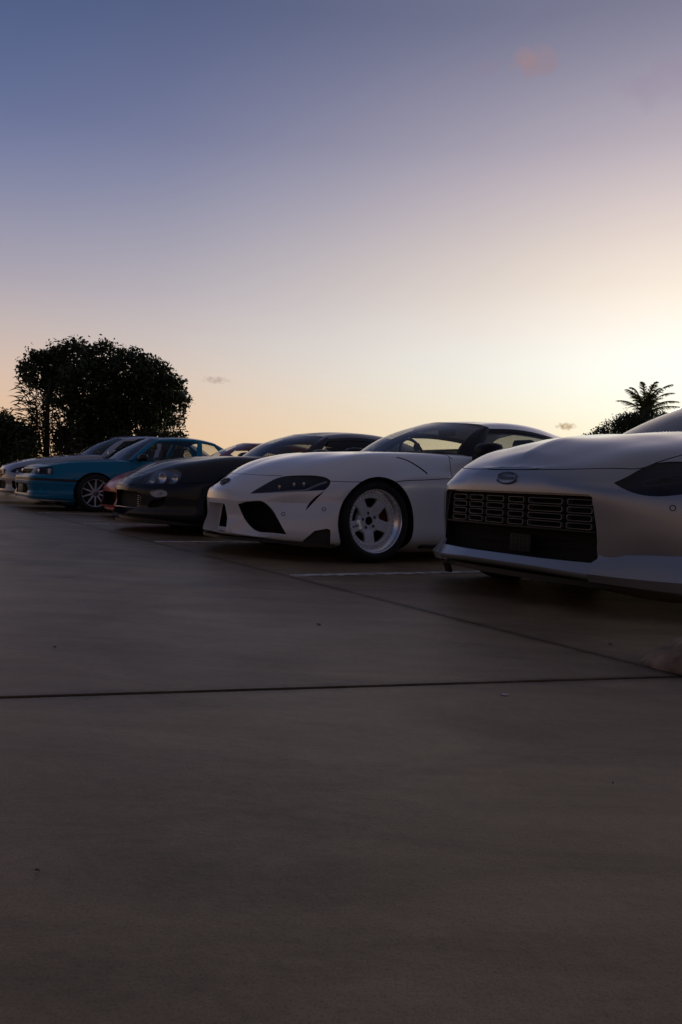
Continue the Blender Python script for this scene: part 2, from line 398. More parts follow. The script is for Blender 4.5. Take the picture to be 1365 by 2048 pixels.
        for key, gq in groups.items():
            if key[0] == 'in':
                nm_ = [s.cuts[near[f]][2] for f in gq[2]]; gq[0] = max(('wheel_arch', 'recess', 'panel_gap'), key=nm_.count)
        co = [v.co.copy() for v in me.vertices]; outs = {}
        for key, (nm, mt, fs) in groups.items():
            if not fs: continue
            used = sorted({i for f in fs for i in P[f].vertices}); ix = {k: i for i, k in enumerate(used)}
            mats = [mt or paint]; idx = None
            if mt is None:
                mats = list(dict.fromkeys(c[1] for c in s.cuts)) or ['trim']; idx = []
                for f in fs:
                    idx.append(mats.index(s.cuts[near[f]][1]))
            o = obj(nm, [co[i] for i in used], [tuple(ix[i] for i in P[f].vertices) for f in fs], mats, parent, True, 32, idx)
            outs.setdefault(nm, []).append(o)
        bpy.data.meshes.remove(me); return outs
def both(fn):
    for sg in (1, -1): fn(sg)
def flat_poly(name, pts, th, m, parent, d): return obj(name, *prism(pts, d, th / 2, th / 2), m, parent, False)
def ell(c, a, b, n=24, ang=0, squ=2.0):
    """outline in 2D: superellipse"""
    o = []
    for i in range(n):
        t = 2 * math.pi * i / n; x = a * abs(math.cos(t)) ** (2 / squ) * (1 if math.cos(t) >= 0 else -1); y = b * abs(math.sin(t)) ** (2 / squ) * (1 if math.sin(t) >= 0 else -1)
        o.append((c[0] + x * math.cos(ang) - y * math.sin(ang), c[1] + x * math.sin(ang) + y * math.cos(ang)))
    return o

# ------------------------------------------------------------------ wheels (axis = +y outward, centre at origin)
WHEELS = {}
def wheel_parts(style, rt, rr_, wd):
    """list of (name, mesh) shared by all four wheels of a car"""
    key = (style, rt, rr_, wd)
    if key in WHEELS: return WHEELS[key]
    parts = []
    def put(name, mb, m, sharp=35):
        v, f = fix_normals(mb.V, mb.F); parts.append((name, mesh_data(name, v, f, [m], None, True, sharp)))
    h = wd / 2; b = .018
    t = MB(); prof = [(rr_ - .004, -h + .01), (rr_ + .02, -h - .004), (rt - .035, -h - .002), (rt - .012, -h + .02), (rt - .002, -h + .05)]
    for k in range(4):                               # tread grooves
        y = -h + .05 + (wd - .1) * (k + .5) / 4; prof += [(rt, y - .012), (rt - .007, y - .008), (rt - .007, y), (rt, y + .004)]
    prof += [(rt - .002, h - .05), (rt - .012, h - .02), (rt - .035, h + .002), (rt - .045, h + .003), (rt - .047, h + .0015), (rr_ + .022, h + .006), (rr_ + .010, h + .002), (rr_ - .004, h - .012)]
    t.lathe(prof, 64, True); put('tyre', t, 'rubber')
    if style == 'deep':                              # deep polished lip with riveted five-spoke centre
        rim = MB(); prof = [(rr_ + .012, h + .001), (rr_ + .014, h - .005), (rr_ - .002, h - .012), (rr_ - .008, h - .018), (rr_ - .012, h - .05), (rr_ - .030, h - .066), (rr_ - .036, h - .078), (rr_ - .060, h - .081), (rr_ - .060, h - .095), (rr_ - .02, h - .10), (rr_ - .02, -h + .02), (rr_ + .008, -h + .005), (rr_ + .004, -h), (rr_ - .005, -h + .012), (rr_ - .012, h - .11), (rr_ + .002, h - .04)]
        rim.lathe(prof, 72, True); put('rim', rim, 'polished', 25)
        ri = rr_ - .040; yo = h - .078
        c = MB()                                      # centre: one star with five window holes, built as spokes merged at hub and outer ring
        nseg = 100; rings = 7; V = []; F = []
        def win(a):                                   # half width of the spoke in angle at a normalised radius
            return a
        # five spokes with concave sides
        for k in range(5):
            a0 = 2 * math.pi * k / 5 + R(54)
            secs = []
            for q in range(9):
                u = q / 8; rad = .050 + (ri - .050) * u
                hw = .038 + .003 * u + .010 * (1 - u) ** 3 + .034 * max(0, u - .55) ** 2 / .45 ** 2
                yy = yo - .008 - .030 * (1 - u) ** 1.6 + .006 * math.sin(math.pi * u)
                secs.append((rad, hw, yy))
            V = []; F = []
            for (rad, hw, yy) in secs:
                for (w_, dy) in ((-1, -.028), (-1, -.005), (-.82, 0), (.82, 0), (1, -.005), (1, -.028)):
                    x = rad * math.cos(a0) - w_ * hw * math.sin(a0); z = rad * math.sin(a0) + w_ * hw * math.cos(a0); V.append((x, yy + dy, z))
            for i in range(8):
                for j in range(6): F.append((i * 6 + j, i * 6 + (j + 1) % 6, (i + 1) * 6 + (j + 1) % 6, (i + 1) * 6 + j))
            F += [(5, 4, 3, 2, 1, 0), tuple(48 + j for j in range(6))]
            sp = MB(); sp.add(V, F); put('spoke', sp, 'rim_white', 30)
        hub = MB(); hub.lathe([(.033, yo - .06), (.033, yo - .034), (.036, yo - .032), (.068, yo - .033), (.084, yo - .034), (.098, yo - .036), (.104, yo - .042), (.106, yo - .07)], 40); put('hub', hub, 'rim_white')
        ring = MB(); ring.lathe([(ri + .004, yo - .004), (ri + .004, yo + .003), (ri - .024, yo + .003), (ri - .032, yo - .004), (ri - .032, yo - .03)], 72); put('spoke_ring', ring, 'rim_white')
        bore = MB(); bore.lathe([(.0332, yo - .034), (.030, yo - .050), (.0, yo - .050)], 24)
        for k in range(5):
            a = 2 * math.pi * k / 5 + R(54 + 27); bb = MB(); bb.lathe([(.0115, .003), (.0115, .0035), (.008, .0038), (.0, .001)], 12)
            bore.add([(v.x + .0575 * math.cos(a), v.y + yo - .0345, v.z + .0575 * math.sin(a)) for v in bb.V], bb.F)
        put('bore', bore, 'void')
        rv = MB()
        for k in range(40):
            a = 2 * math.pi * k / 40; rv.box(((ri - .009) * math.cos(a), yo + .006, (ri - .009) * math.sin(a)), (.009, .010, .009), Matrix.Rotation(-a, 3, 'Y'), .002)
        put('rivets', rv, 'chrome')
    else:
        ns = {'ten': 10, 'multi': 7, 'five': 5}[style]
        rim = MB(); prof = [(rr_ + .012, h + .001), (rr_ + .013, h - .006), (rr_ - .004, h - .012), (rr_ - .010, h - .02), (rr_ - .016, h - .045), (rr_ - .02, -h + .02), (rr_ + .008, -h + .004), (rr_ - .008, -h + .012), (rr_ - .010, h - .04)]
        rim.lathe(prof, 64, True); put('rim', rim, 'alloy_bright' if style == 'ten' else 'alloy', 25)
        yo = h - .018
        for k in range(ns):
            a0 = 2 * math.pi * (k + .0) / ns + R(90); V = []; F = []; w0, w1 = {'ten': (.017, .0085), 'multi': (.03, .022), 'five': (.045, .035)}[style]
            for q in range(6):
                u = q / 5; rad = .045 + (rr_ - .012 - .045) * u; hw = w0 + (w1 - w0) * u; yy = yo - .018 * (1 - u) ** 1.5 - .004
                for (w_, dy) in ((-1, -.03), (-.7, 0), (.7, 0), (1, -.03)):
                    V.append((rad * math.cos(a0) - w_ * hw * math.sin(a0), yy + dy, rad * math.sin(a0) + w_ * hw * math.cos(a0)))
            for i in range(5):
                for j in range(4): F.append((i * 4 + j, i * 4 + (j + 1) % 4, (i + 1) * 4 + (j + 1) % 4, (i + 1) * 4 + j))
            F += [(3, 2, 1, 0), (20, 21, 22, 23)]
            sp = MB(); sp.add(V, F); put('spoke', sp, 'alloy_bright' if style == 'ten' else 'alloy', 30)
        hub = MB(); hub.lathe([(.0, yo - .010), (.024, yo - .012), (.026, yo - .018), (.056, yo - .022), (.062, yo - .03), (.062, yo - .06)], 32); put('hub', hub, 'alloy')
    yd = -.075 if style == 'deep' else h * .1
    dsk = MB(); dsk.lathe([(.07, yd), (.07, yd + .02), (rr_ - .055, yd + .02), (rr_ - .055, yd - .008), (.07, yd - .008)], 48); put('brake_disc', dsk, 'disc')
    bk = MB(); bk.lathe([(rr_ - .018, min(-h * .2, yd - .02)), (.0, min(-h * .2, yd - .02))], 32); put('backing_plate', bk, 'void')
    WHEELS[key] = parts; return parts
def caliper(rr_, h, m, yd=None):
    yd = h * .1 if yd is None else yd
    cp = MB(); V = []; F = []; r1 = rr_ - .030; r2 = rr_ - .105
    for k in range(9):
        a = R(-42 + 50 * k / 8)
        for (r_, y) in ((r2, yd - .03), (r2, yd + .045), (r1 - .012, yd + .052), (r1, yd + .04), (r1, yd - .03)): V.append((r_ * math.cos(a), y, r_ * math.sin(a)))
    for i in range(8):
        for j in range(5): F.append((i * 5 + j, i * 5 + (j + 1) % 5, (i + 1) * 5 + (j + 1) % 5, (i + 1) * 5 + j))
    F += [(4, 3, 2, 1, 0), tuple(40 + j for j in range(5))]
    cp.add(V, F); return mesh_data('caliper', *fix_normals(cp.V, cp.F), [m])
def wheels(car, style, rt, rr_, wd, xs, yc, camber=0.0, spin=0, cal=None, steer=0.0):
    """four wheels; yc: half track to the tyre centre"""
    parts = wheel_parts(style, rt, rr_, wd); cm = caliper(rr_, wd / 2, cal, -.075 if style == 'deep' else None) if cal else None
    for i, x in enumerate(xs):
        for sg in (1, -1):
            w = empty('wheel', parent=car); w.location = (x, sg * yc[i], rt - .004)
            w.rotation_euler = (camber, 0, (0 if sg > 0 else math.pi) + (steer if i == 0 else 0))
            for nm, me in parts:
                o = bpy.data.objects.new(nm, me); COL.objects.link(o); o.parent = w
                if nm == 'rivets': o['kind'] = 'stuff'
                if nm not in ('caliper', 'tyre'): o.rotation_euler = (0, R(spin), 0)
            if cm:
                o = bpy.data.objects.new('caliper', cm); COL.objects.link(o); o.parent = w; o.rotation_euler = (0, 0 if sg < 0 else math.pi, 0)

# ------------------------------------------------------------------ glasshouse
def greenhouse(car, g):
    """g: cowl/header: windscreen curves centre->side; belt/rail: side curves front->rear; crown: roof centre line; rear: rear-glass foot"""
    cowl, head, belt, rail, crown = [np.array(g[k], float) for k in ('cowl', 'head', 'belt', 'rail', 'crown')]
    paint, pil = g['paint'], g.get('pillar', g['paint']); ws, sw = g.get('ws', 'glass_clear'), g.get('sw', 'glass_mid'); inside = (-1.6, 0, .95)
    mir = lambda A: np.concatenate([A * np.array([1, -1, 1]), A[-2::-1]]) if abs(A[-1][1]) < 1e-6 else np.concatenate([(A * np.array([1, -1, 1]))[::-1], A[1:]])
    # windscreen
    mid = (cowl + head) / 2; nb = g.get('bulge', .03); mid = mid + np.array([nb * .7, 0, nb])
    sheet('windshield', [mir(cowl), mir(mid), mir(head)], ws, car, 6, 5, .005, ref=inside)
    # roof: crown..rail, stations front to back
    roof = []
    for c, r_ in zip(crown, rail):
        a = c; b = c + (r_ - c) * np.array([1, .45, .10]); d = c + (r_ - c) * np.array([1, .80, .42]); e = r_.copy(); e[0] = r_[0]
        roof.append([a, b, d, e])
    roof = np.array(roof); full = np.concatenate([(roof * np.array([1, -1, 1]))[:, ::-1], roof[:, 1:]], 1)
    sheet('roof', full, g.get('roof', paint), car, 5, 4, .018, ref=inside)
    hd = np.array([head, head + (full[0, 3:] - head) * .5 + np.array([0, 0, .003]), full[0, 3:]]) if len(head) == 4 else None
    if hd is not None:
        fl = np.concatenate([(hd * np.array([1, -1, 1]))[:, ::-1], hd[:, 1:]], 1); sheet('roof_header', fl, pil, car, 3, 5, .02, ref=inside)
    for sg in (1, -1):
        fm = np.array([1, sg, 1]); ins = (-1.6, 0, .95)
        # side split into pillars and windows at the stations listed in g['split']: (kind, i0, t0, i1, t1)
        B = spline(belt, 8); T_ = spline(rail, 8); n = len(B) - 1
        def at(s, t, bul=g.get('side_bulge', .02)):
            i = min(max(s, 0), 1) * n; k = min(int(i), n - 1); q = i - k
            b = B[k] * (1 - q) + B[k + 1] * q; r_ = T_[k] * (1 - q) + T_[k + 1] * q; p = b + (r_ - b) * t; p[1] += bul * math.sin(math.pi * t); return p
        ap = [(cowl[-1], head[-1])]
        a0, a1, a2 = [], [], []
        for t in (0, .35, .7, 1):
            w = cowl[-1] + (head[-1] - cowl[-1]) * t + np.array([nb * .7, 0, nb]) * math.sin(math.pi * t); e = at(0, t); m_ = (w + e) / 2 + np.array([.012, .018, .012]) * g.get('pillar_out', 1.0); a0.append(w); a1.append(m_); a2.append(e)
        sheet('pillar', np.array([a0, a1, a2]) * fm, pil, car, 3, 4, .03, ref=ins)
        for kind, s0b, s0t, s1b, s1t, t0, t1 in g['side']:
            C = []
            for u in (0, .33, .67, 1):
                row = []
                for t in (0, .35, .7, 1):
                    tt = t0 + (t1 - t0) * t; s = (s0b + (s0t - s0b) * tt) * (1 - u) + (s1b + (s1t - s1b) * tt) * u; row.append(at(s, tt) - np.array([0, .006 if kind == 'side_window' else 0, 0]))
                C.append(row)
            sheet(kind, np.array(C) * fm, sw if kind == 'side_window' else pil, car, 4, 4, .005 if kind == 'side_window' else .03, ref=ins)
    if 'rear' in g:
        rear = np.array(g['rear'], float); top = roof[-1]
        md = (rear + top) / 2 + np.array([-.02, 0, .03]); full = np.array([mir2(rear), mir2(md), mir2(top)])
        sheet('rear_window', full, g.get('rw', 'glass_clear'), car, 5, 4, .005, ref=inside)
def mir2(A): A = np.asarray(A); return np.concatenate([(A * np.array([1, -1, 1]))[::-1], A[1:]])
def cabin(car, xs, zb, w, seats=True, wheel_side=-1, dash=True, head_z=1.0, xd=-.9):
    """dashboard, seats and steering wheel standing above the belt line"""
    if dash:
        d = MB(); d.box((xd, 0, zb - .05), (.42, w * 2 - .2, .14), None, .04); d.build('dashboard', 'cabin', car)
    st = empty('steering_wheel', parent=car); st.location = (xd - .30, wheel_side * .36, zb + .015); st.rotation_euler = (0, R(-68), 0)
    rg = MB(); rg.tube([(.18 * math.cos(a), .18 * math.sin(a), 0) for a in [2 * math.pi * i / 28 for i in range(28)]], .014, 8, True); rg.build('wheel_ring', 'cabin', st)
    hb = MB(); hb.box((0, 0, -.01), (.12, .10, .04), None, .015); hb.box((0, .10, 0), (.035, .14, .015)); hb.box((0, -.10, 0), (.035, .14, .015)); hb.box((-.1, 0, 0), (.14, .03, .015)); hb.build('wheel_hub', 'cabin', st)
    for x in xs:
        for sg in (1, -1):
            s_ = empty('car_seat', parent=car); s_.location = (x, sg * .36, zb - .1)
            b = MB(); b.box((-.03, 0, .02), (.14, .46, .36), Matrix.Rotation(R(-14), 3, 'Y'), .05); b.build('seat_back', 'cabin', s_)
            hr = MB(); hr.box((-.10, 0, head_z - zb + .1), (.09, .24, .17), Matrix.Rotation(R(-10), 3, 'Y'), .04); hr.box((-.09, 0, head_z - zb - .02), (.02, .10, .14)); hr.build('headrest', 'cabin', s_)
    mr = MB(); mr.box((xd - .42, 0, g_top(zb)), (.03, .22, .065), Matrix.Rotation(R(12), 3, 'Y'), .012); mr.build('rear_view_mirror', 'cabin', car)
def g_top(zb): return zb + .245
def side_mirror(car, c, size, m, foot, sg_only=None):
    for sg in (1, -1):
        e = empty('side_mirror', parent=car); e.location = (c[0], sg * c[1], c[2])
        L_, W_, H_ = size
        # shell: tapered rounded pod, flat at the back
        V = []; F = []; nn = 16; sec = [(.5, .25), (.42, .62), (.22, .88), (-.1, 1.0), (-.42, 1.0), (-.5, .96)]
        for (xx, k) in sec:
            for (a, b) in ell((0, 0), W_ / 2 * k, H_ / 2 * k, nn, 0, 2.8): V.append((xx * L_, sg * a, b - (1 - k) * H_ * .1))
        for i in range(len(sec) - 1):
            for j in range(nn): F.append((i * nn + j, i * nn + (j + 1) % nn, (i + 1) * nn + (j + 1) % nn, (i + 1) * nn + j))
        F += [tuple(range(nn)), tuple((len(sec) - 1) * nn + j for j in range(nn))]
        obj('mirror_shell', *fix_normals(V, F), m, e)
        gl = MB(); gl.box((-.5 * L_ - .001, 0, 0), (.006, W_ * .84, H_ * .78), None, .002); gl.build('mirror_glass', 'chrome', e)
        ft = MB(); f = Vector((foot[0] - c[0], sg * (foot[1] - c[1]), foot[2] - c[2])); ft.tube([f, f * .5, (0, 0, -H_ * .2)], [.035, .028, .03], 8); ft.build('mirror_stalk', 'trim', e)
# ------------------------------------------------------------------ body control tables (x forward from front axle, y left, z up); rows: underside centre -> sill -> side -> shoulder -> bonnet centre
def tail(w, zs, zb, x0, L, zt, yb=.80, zc=.10):
    """stations from behind the front axle to the tail: w half width, zs shoulder height, zb deck heights (4), zt tail height"""
    o = []
    for (x, kw, kz, top, zlo) in ((x0 - .42, .975, .96, zb[0], zc), (x0 - .85, .955, .97, zb[1], zc), (x0 - 1.6, .95, .98, zb[2], zc), (x0 - 2.35, 1.0, 1.02, zb[3], zc), (x0 - L + .55, .96, 1.06, zt, zc + .05)):
        W_ = w * kw; s_ = zs * kz
        o.append([(x, 0, zlo), (x, W_ * .955, zlo), (x, W_ * .985, zlo + .04), (x, W_ * .985, .36), (x, W_ * .985, s_ - .18), (x, W_ * .975, s_), (x, W_ * .885, s_ + (top - s_) * .78), (x, W_ * .6, s_ + (top - s_) * .95), (x, 0, top)])
    x = x0 - L + .12; W_ = w * .82; s_ = zs * 1.05
    o.append([(x + .1, 0, .24), (x + .05, W_ * .9, .24), (x - .02, W_ * .97, .32), (x - .04, W_, .45), (x - .02, W_, s_ - .15), (x, W_ * .98, s_), (x + .02, W_ * .85, zt - .03), (x, W_ * .5, zt), (x, 0, zt + .01)])
    x = x0 - L; W_ = w * .42
    o.append([(x + .12, 0, .26), (x + .08, W_, .26), (x, W_, .33), (x - .02, W_, .46), (x, W_, s_ - .15), (x + .03, W_, s_), (x + .04, W_ * .8, zt - .06), (x + .04, W_ * .5, zt - .03), (x + .04, 0, zt - .02)])
    return o
W_CTRL = [
 [(.82, 0, .150), (.85, .17, .150), (.925, .18, .160), (.905, .18, .30), (.915, .18, .42), (.905, .17, .490), (.870, .12, .535), (.862, .06, .543), (.860, 0, .546)],
 [(.68, 0, .145), (.735, .40, .145), (.800, .41, .160), (.780, .41, .30), (.790, .41, .42), (.765, .41, .485), (.725, .34, .575), (.735, .18, .618), (.735, 0, .635)],
 [(.53, 0, .135), (.560, .65, .130), (.620, .66, .150), (.620, .680, .30), (.580, .645, .425), (.570, .668, .525), (.505, .59, .655), (.500, .34, .725), (.50, 0, .744)],
 [(.37, 0, .14), (.36, .84, .130), (.415, .868, .150), (.418, .882, .30), (.390, .872, .44), (.350, .870, .590), (.28, .74, .735), (.25, .44, .797), (.23, 0, .817)],
 [(0, 0, .135), (0, .88, .135), (0, .918, .165), (0, .928, .34), (0, .928, .50), (0, .910, .66), (0, .80, .805), (0, .47, .838), (0, 0, .850)],
] + tail(.925, .71, (.878, .895, .93, .95), 0, 3.42, .99, zc=.135)
Z_CTRL = [
 [(.70, 0, .160), (.745, .26, .160), (.820, .26, .180), (.838, .26, .205), (.805, .26, .255), (.812, .26, .42), (.818, .26, .585), (.806, .26, .645), (.785, .20, .690), (.780, .11, .702), (.778, 0, .704)],
 [(.62, 0, .150), (.680, .53, .150), (.762, .55, .168), (.778, .555, .195), (.735, .545, .268), (.748, .548, .42), (.757, .545, .585), (.730, .52, .640), (.690, .47, .703), (.672, .25, .745), (.668, 0, .755)],
 [(.48, 0, .130), (.550, .70, .125), (.625, .74, .150), (.640, .745, .190), (.592, .700, .295), (.595, .718, .42), (.588, .715, .575), (.553, .69, .650), (.490, .60, .765), (.462, .36, .823), (.458, 0, .838)],
 [(.36, 0, .115), (.370, .85, .105), (.420, .895, .130), (.430, .90, .19), (.398, .866, .300), (.390, .878, .42), (.360, .880, .575), (.310, .850, .690), (.250, .72, .812), (.220, .42, .882), (.21, 0, .894)],
 [(0, 0, .11), (0, .86, .105), (0, .905, .13), (0, .912, .19), (0, .912, .30), (0, .918, .45), (0, .915, .60), (0, .885, .735), (0, .74, .850), (0, .46, .922), (0, 0, .935)],
 [(-.42, 0, .11), (-.42, .84, .105), (-.42, .885, .13), (-.42, .89, .19), (-.42, .885, .30), (-.42, .885, .45), (-.42, .885, .60), (-.42, .865, .74), (-.42, .76, .872), (-.42, .50, .962), (-.42, 0, .972)],
 [(-.9, 0, .11), (-.9, .83, .105), (-.9, .87, .13), (-.9, .875, .19), (-.9, .87, .30), (-.9, .87, .45), (-.9, .87, .60), (-.9, .855, .74), (-.9, .79, .875), (-.9, .52, .93), (-.9, 0, .94)],
 [(-2.0, 0, .11), (-2.0, .85, .105), (-2.0, .885, .13), (-2.0, .89, .19), (-2.0, .89, .30), (-2.0, .89, .45), (-2.0, .89, .60), (-2.0, .87, .76), (-2.0, .79, .89), (-2.0, .52, .94), (-2.0, 0, .95)],
 [(-2.6, 0, .13), (-2.6, .88, .125), (-2.6, .91, .15), (-2.6, .918, .20), (-2.6, .92, .31), (-2.6, .925, .46), (-2.6, .92, .62), (-2.6, .89, .79), (-2.6, .76, .92), (-2.6, .50, .96), (-2.6, 0, .97)],
 [(-3.35, 0, .24), (-3.37, .70, .24), (-3.38, .74, .28), (-3.40, .76, .33), (-3.41, .76, .42), (-3.42, .77, .55), (-3.41, .77, .70), (-3.38, .74, .83), (-3.35, .62, .93), (-3.34, .40, .96), (-3.34, 0, .97)],
 [(-3.42, 0, .26), (-3.44, .35, .26), (-3.46, .36, .29), (-3.48, .36, .34), (-3.49, .36, .43), (-3.49, .36, .56), (-3.48, .36, .70), (-3.45, .34, .82), (-3.42, .28, .90), (-3.41, .18, .92), (-3.41, 0, .92)]]
D_CTRL = [
 [(.82, 0, .155), (.85, .20, .155), (.910, .21, .165), (.910, .21, .28), (.918, .21, .42), (.908, .20, .480), (.855, .15, .545), (.845, .08, .556), (.84, 0, .558)],
 [(.70, 0, .150), (.755, .45, .150), (.810, .46, .165), (.810, .46, .28), (.815, .46, .42), (.790, .46, .49), (.735, .39, .590), (.730, .20, .622), (.73, 0, .632)],
 [(.54, 0, .140), (.600, .68, .140), (.655, .69, .160), (.655, .695, .29), (.650, .70, .43), (.605, .695, .53), (.530, .60, .675), (.510, .36, .730), (.505, 0, .743)],
 [(.36, 0, .13), (.38, .83, .13), (.415, .855, .16), (.41, .862, .30), (.40, .862, .44), (.365, .850, .57), (.300, .73, .735), (.26, .44, .785), (.25, 0, .800)],
 [(0, 0, .12), (0, .86, .12), (0, .88, .17), (0, .89, .34), (0, .892, .50), (0, .878, .64), (0, .76, .795), (0, .46, .828), (0, 0, .838)],
] + tail(.885, .72, (.862, .885, .92, .93), 0, 3.5, .90)
T_CTRL = [
 [(.88, 0, .17), (.92, .40, .17), (.975, .40, .185), (.965, .40, .30), (.995, .40, .45), (.975, .40, .525), (.925, .40, .56), (.875, .40, .645), (.872, .20, .655), (.87, 0, .658)],
 [(.82, 0, .17), (.87, .68, .17), (.930, .69, .185), (.920, .69, .30), (.950, .69, .45), (.930, .69, .525), (.865, .67, .56), (.815, .64, .665), (.80, .32, .705), (.80, 0, .708)],
 [(.70, 0, .17), (.72, .785, .17), (.775, .81, .185), (.76, .805, .30), (.785, .82, .45), (.76, .81, .525), (.700, .795, .58), (.66, .765, .705), (.64, .40, .735), (.64, 0, .74)],
 [(.40, 0, .17), (.40, .82, .17), (.41, .84, .20), (.40, .838, .32), (.40, .842, .45), (.40, .84, .53), (.40, .832, .60), (.40, .795, .755), (.40, .42, .785), (.40, 0, .79)],
 [(0, 0, .17), (0, .82, .17), (0, .84, .20), (0, .845, .33), (0, .848, .46), (0, .848, .54), (0, .84, .62), (0, .80, .790), (0, .44, .82), (0, 0, .83)],
 [(-.45, 0, .17), (-.45, .82, .17), (-.45, .84, .20), (-.45, .84, .33), (-.45, .845, .46), (-.45, .845, .54), (-.45, .84, .64), (-.45, .80, .825), (-.45, .46, .865), (-.45, 0, .875)],
 [(-1.2, 0, .17), (-1.2, .82, .17), (-1.2, .84, .20), (-1.2, .84, .33), (-1.2, .845, .46), (-1.2, .845, .56), (-1.2, .84, .66), (-1.2, .80, .86), (-1.2, .46, .89), (-1.2, 0, .90)],
 [(-2.5, 0, .18), (-2.5, .82, .18), (-2.5, .84, .21), (-2.5, .84, .34), (-2.5, .845, .47), (-2.5, .845, .58), (-2.5, .84, .70), (-2.5, .80, .89), (-2.5, .46, .93), (-2.5, 0, .94)],
 [(-3.4, 0, .26), (-3.45, .72, .26), (-3.47, .76, .29), (-3.47, .77, .37), (-3.48, .77, .47), (-3.47, .77, .60), (-3.45, .76, .72), (-3.42, .72, .90), (-3.40, .42, .93), (-3.40, 0, .94)],
 [(-3.5, 0, .28), (-3.55, .35, .28), (-3.56, .36, .31), (-3.57, .36, .38), (-3.57, .36, .47), (-3.56, .36, .60), (-3.54, .36, .70), (-3.50, .34, .85), (-3.48, .2, .88), (-3.48, 0, .88)]]
R_CTRL = [
 [(.86, 0, .14), (.90, .25, .14), (.965, .26, .155), (.960, .26, .27), (.965, .26, .38), (.955, .25, .43), (.905, .20, .485), (.895, .10, .497), (.89, 0, .50)],
 [(.76, 0, .14), (.84, .52, .14), (.895, .54, .155), (.885, .54, .27), (.885, .54, .38), (.865, .54, .435), (.800, .46, .535), (.785, .25, .560), (.78, 0, .568)],
 [(.58, 0, .14), (.68, .74, .14), (.725, .76, .155), (.715, .76, .28), (.705, .76, .40), (.665, .755, .46), (.590, .66, .605), (.560, .38, .642), (.555, 0, .65)],
 [(.38, 0, .13), (.41, .83, .13), (.445, .855, .16), (.44, .86, .30), (.43, .86, .42), (.390, .85, .53), (.320, .74, .690), (.28, .44, .712), (.27, 0, .72)],
 [(0, 0, .12), (0, .85, .12), (0, .87, .17), (0, .88, .34), (0, .882, .48), (0, .868, .60), (0, .76, .745), (0, .46, .755), (0, 0, .76)],
] + tail(.875, .68, (.80, .84, .87, .89), 0, 3.35, .86)
G_CTRL = [
 [(.90, 0, .19), (.94, .26, .19), (.995, .27, .205), (.985, .27, .33), (1.00, .27, .47), (.985, .26, .58), (.935, .20, .665), (.925, .10, .678), (.92, 0, .682)],
 [(.80, 0, .19), (.87, .55, .19), (.925, .57, .205), (.915, .57, .33), (.92, .57, .48), (.885, .56, .60), (.810, .46, .715), (.79, .25, .738), (.785, 0, .745)],
 [(.62, 0, .18), (.70, .76, .18), (.745, .78, .20), (.735, .78, .34), (.725, .79, .50), (.665, .775, .63), (.580, .64, .775), (.555, .38, .815), (.55, 0, .825)],
 [(.40, 0, .17), (.42, .86, .17), (.455, .885, .20), (.45, .89, .35), (.44, .89, .51), (.39, .88, .67), (.32, .76, .825), (.27, .44, .87), (.26, 0, .88)],
 [(0, 0, .16), (0, .88, .16), (0, .905, .20), (0, .915, .37), (0, .915, .54), (0, .90, .72), (0, .79, .87), (0, .46, .915), (0, 0, .925)],
] + tail(.905, .80, (.985, 1.0, 1.02, 1.03), 0, 3.8, 1.05, zc=.16)
for o_ in W_CTRL, D_CTRL, R_CTRL, G_CTRL: assert all(len(q) == 9 for q in o_)
N_DIR = Vector((-math.cos(R(33)), -math.sin(R(33)), 0)); L_DIR = Vector((math.sin(R(33)), -math.cos(R(33)), 0))
def spot(i, dx=0.0, dy=0.0): return Vector((-.213, 6.401, 0)) - L_DIR * (2.47 * i) + N_DIR * dx + L_DIR * dy
CAR_ROT = R(213)
SPOT = {'W': spot(0), 'Z': spot(-1, -.56, -.03) * .95 - N_DIR * .05, 'D': spot(1), 'R': spot(2, -.62), 'T': spot(3, .05), 'G': spot(4)}
# ------------------------------------------------------------------ text as mesh
def text_mesh(name, txt, size, depth, m, parent, loc, rot):
    cu = bpy.data.curves.new('t', 'FONT'); cu.body = txt; cu.size = size; cu.extrude = depth; cu.align_x = 'CENTER'; cu.align_y = 'CENTER'; cu.resolution_u = 3
    o = bpy.data.objects.new('t', cu); COL.objects.link(o); dg = bpy.context.evaluated_depsgraph_get(); me = bpy.data.meshes.new_from_object(o.evaluated_get(dg))
    bpy.data.objects.remove(o); bpy.data.curves.remove(cu); me.materials.clear(); me.materials.append(MATS[m])
    q = bpy.data.objects.new(name, me); COL.objects.link(q); q.parent = parent; q.matrix_local = Matrix.Translation(loc) @ rot.to_4x4(); return q
def frame_rot(xa, n):                            # rotation whose X axis is xa and Z axis is the outward normal
    n = Vector(n).normalized(); xa = Vector(xa); xa = (xa - n * xa.dot(n)).normalized(); return Matrix((xa, n.cross(xa), n)).transposed()
def park_sensor(car, body, p):
    for sg in (1, -1):
        q, n = body.snap((p[0], p[1] * sg, p[2])); t = MB(); a = n.orthogonal().normalized(); b = n.cross(a)
        t.tube([q + n * .0005 + (a * math.cos(k) + b * math.sin(k)) * .013 for k in [2 * math.pi * i / 16 for i in range(16)]], .0022, 6, True); t.build('parking_sensor', 'trim', car)
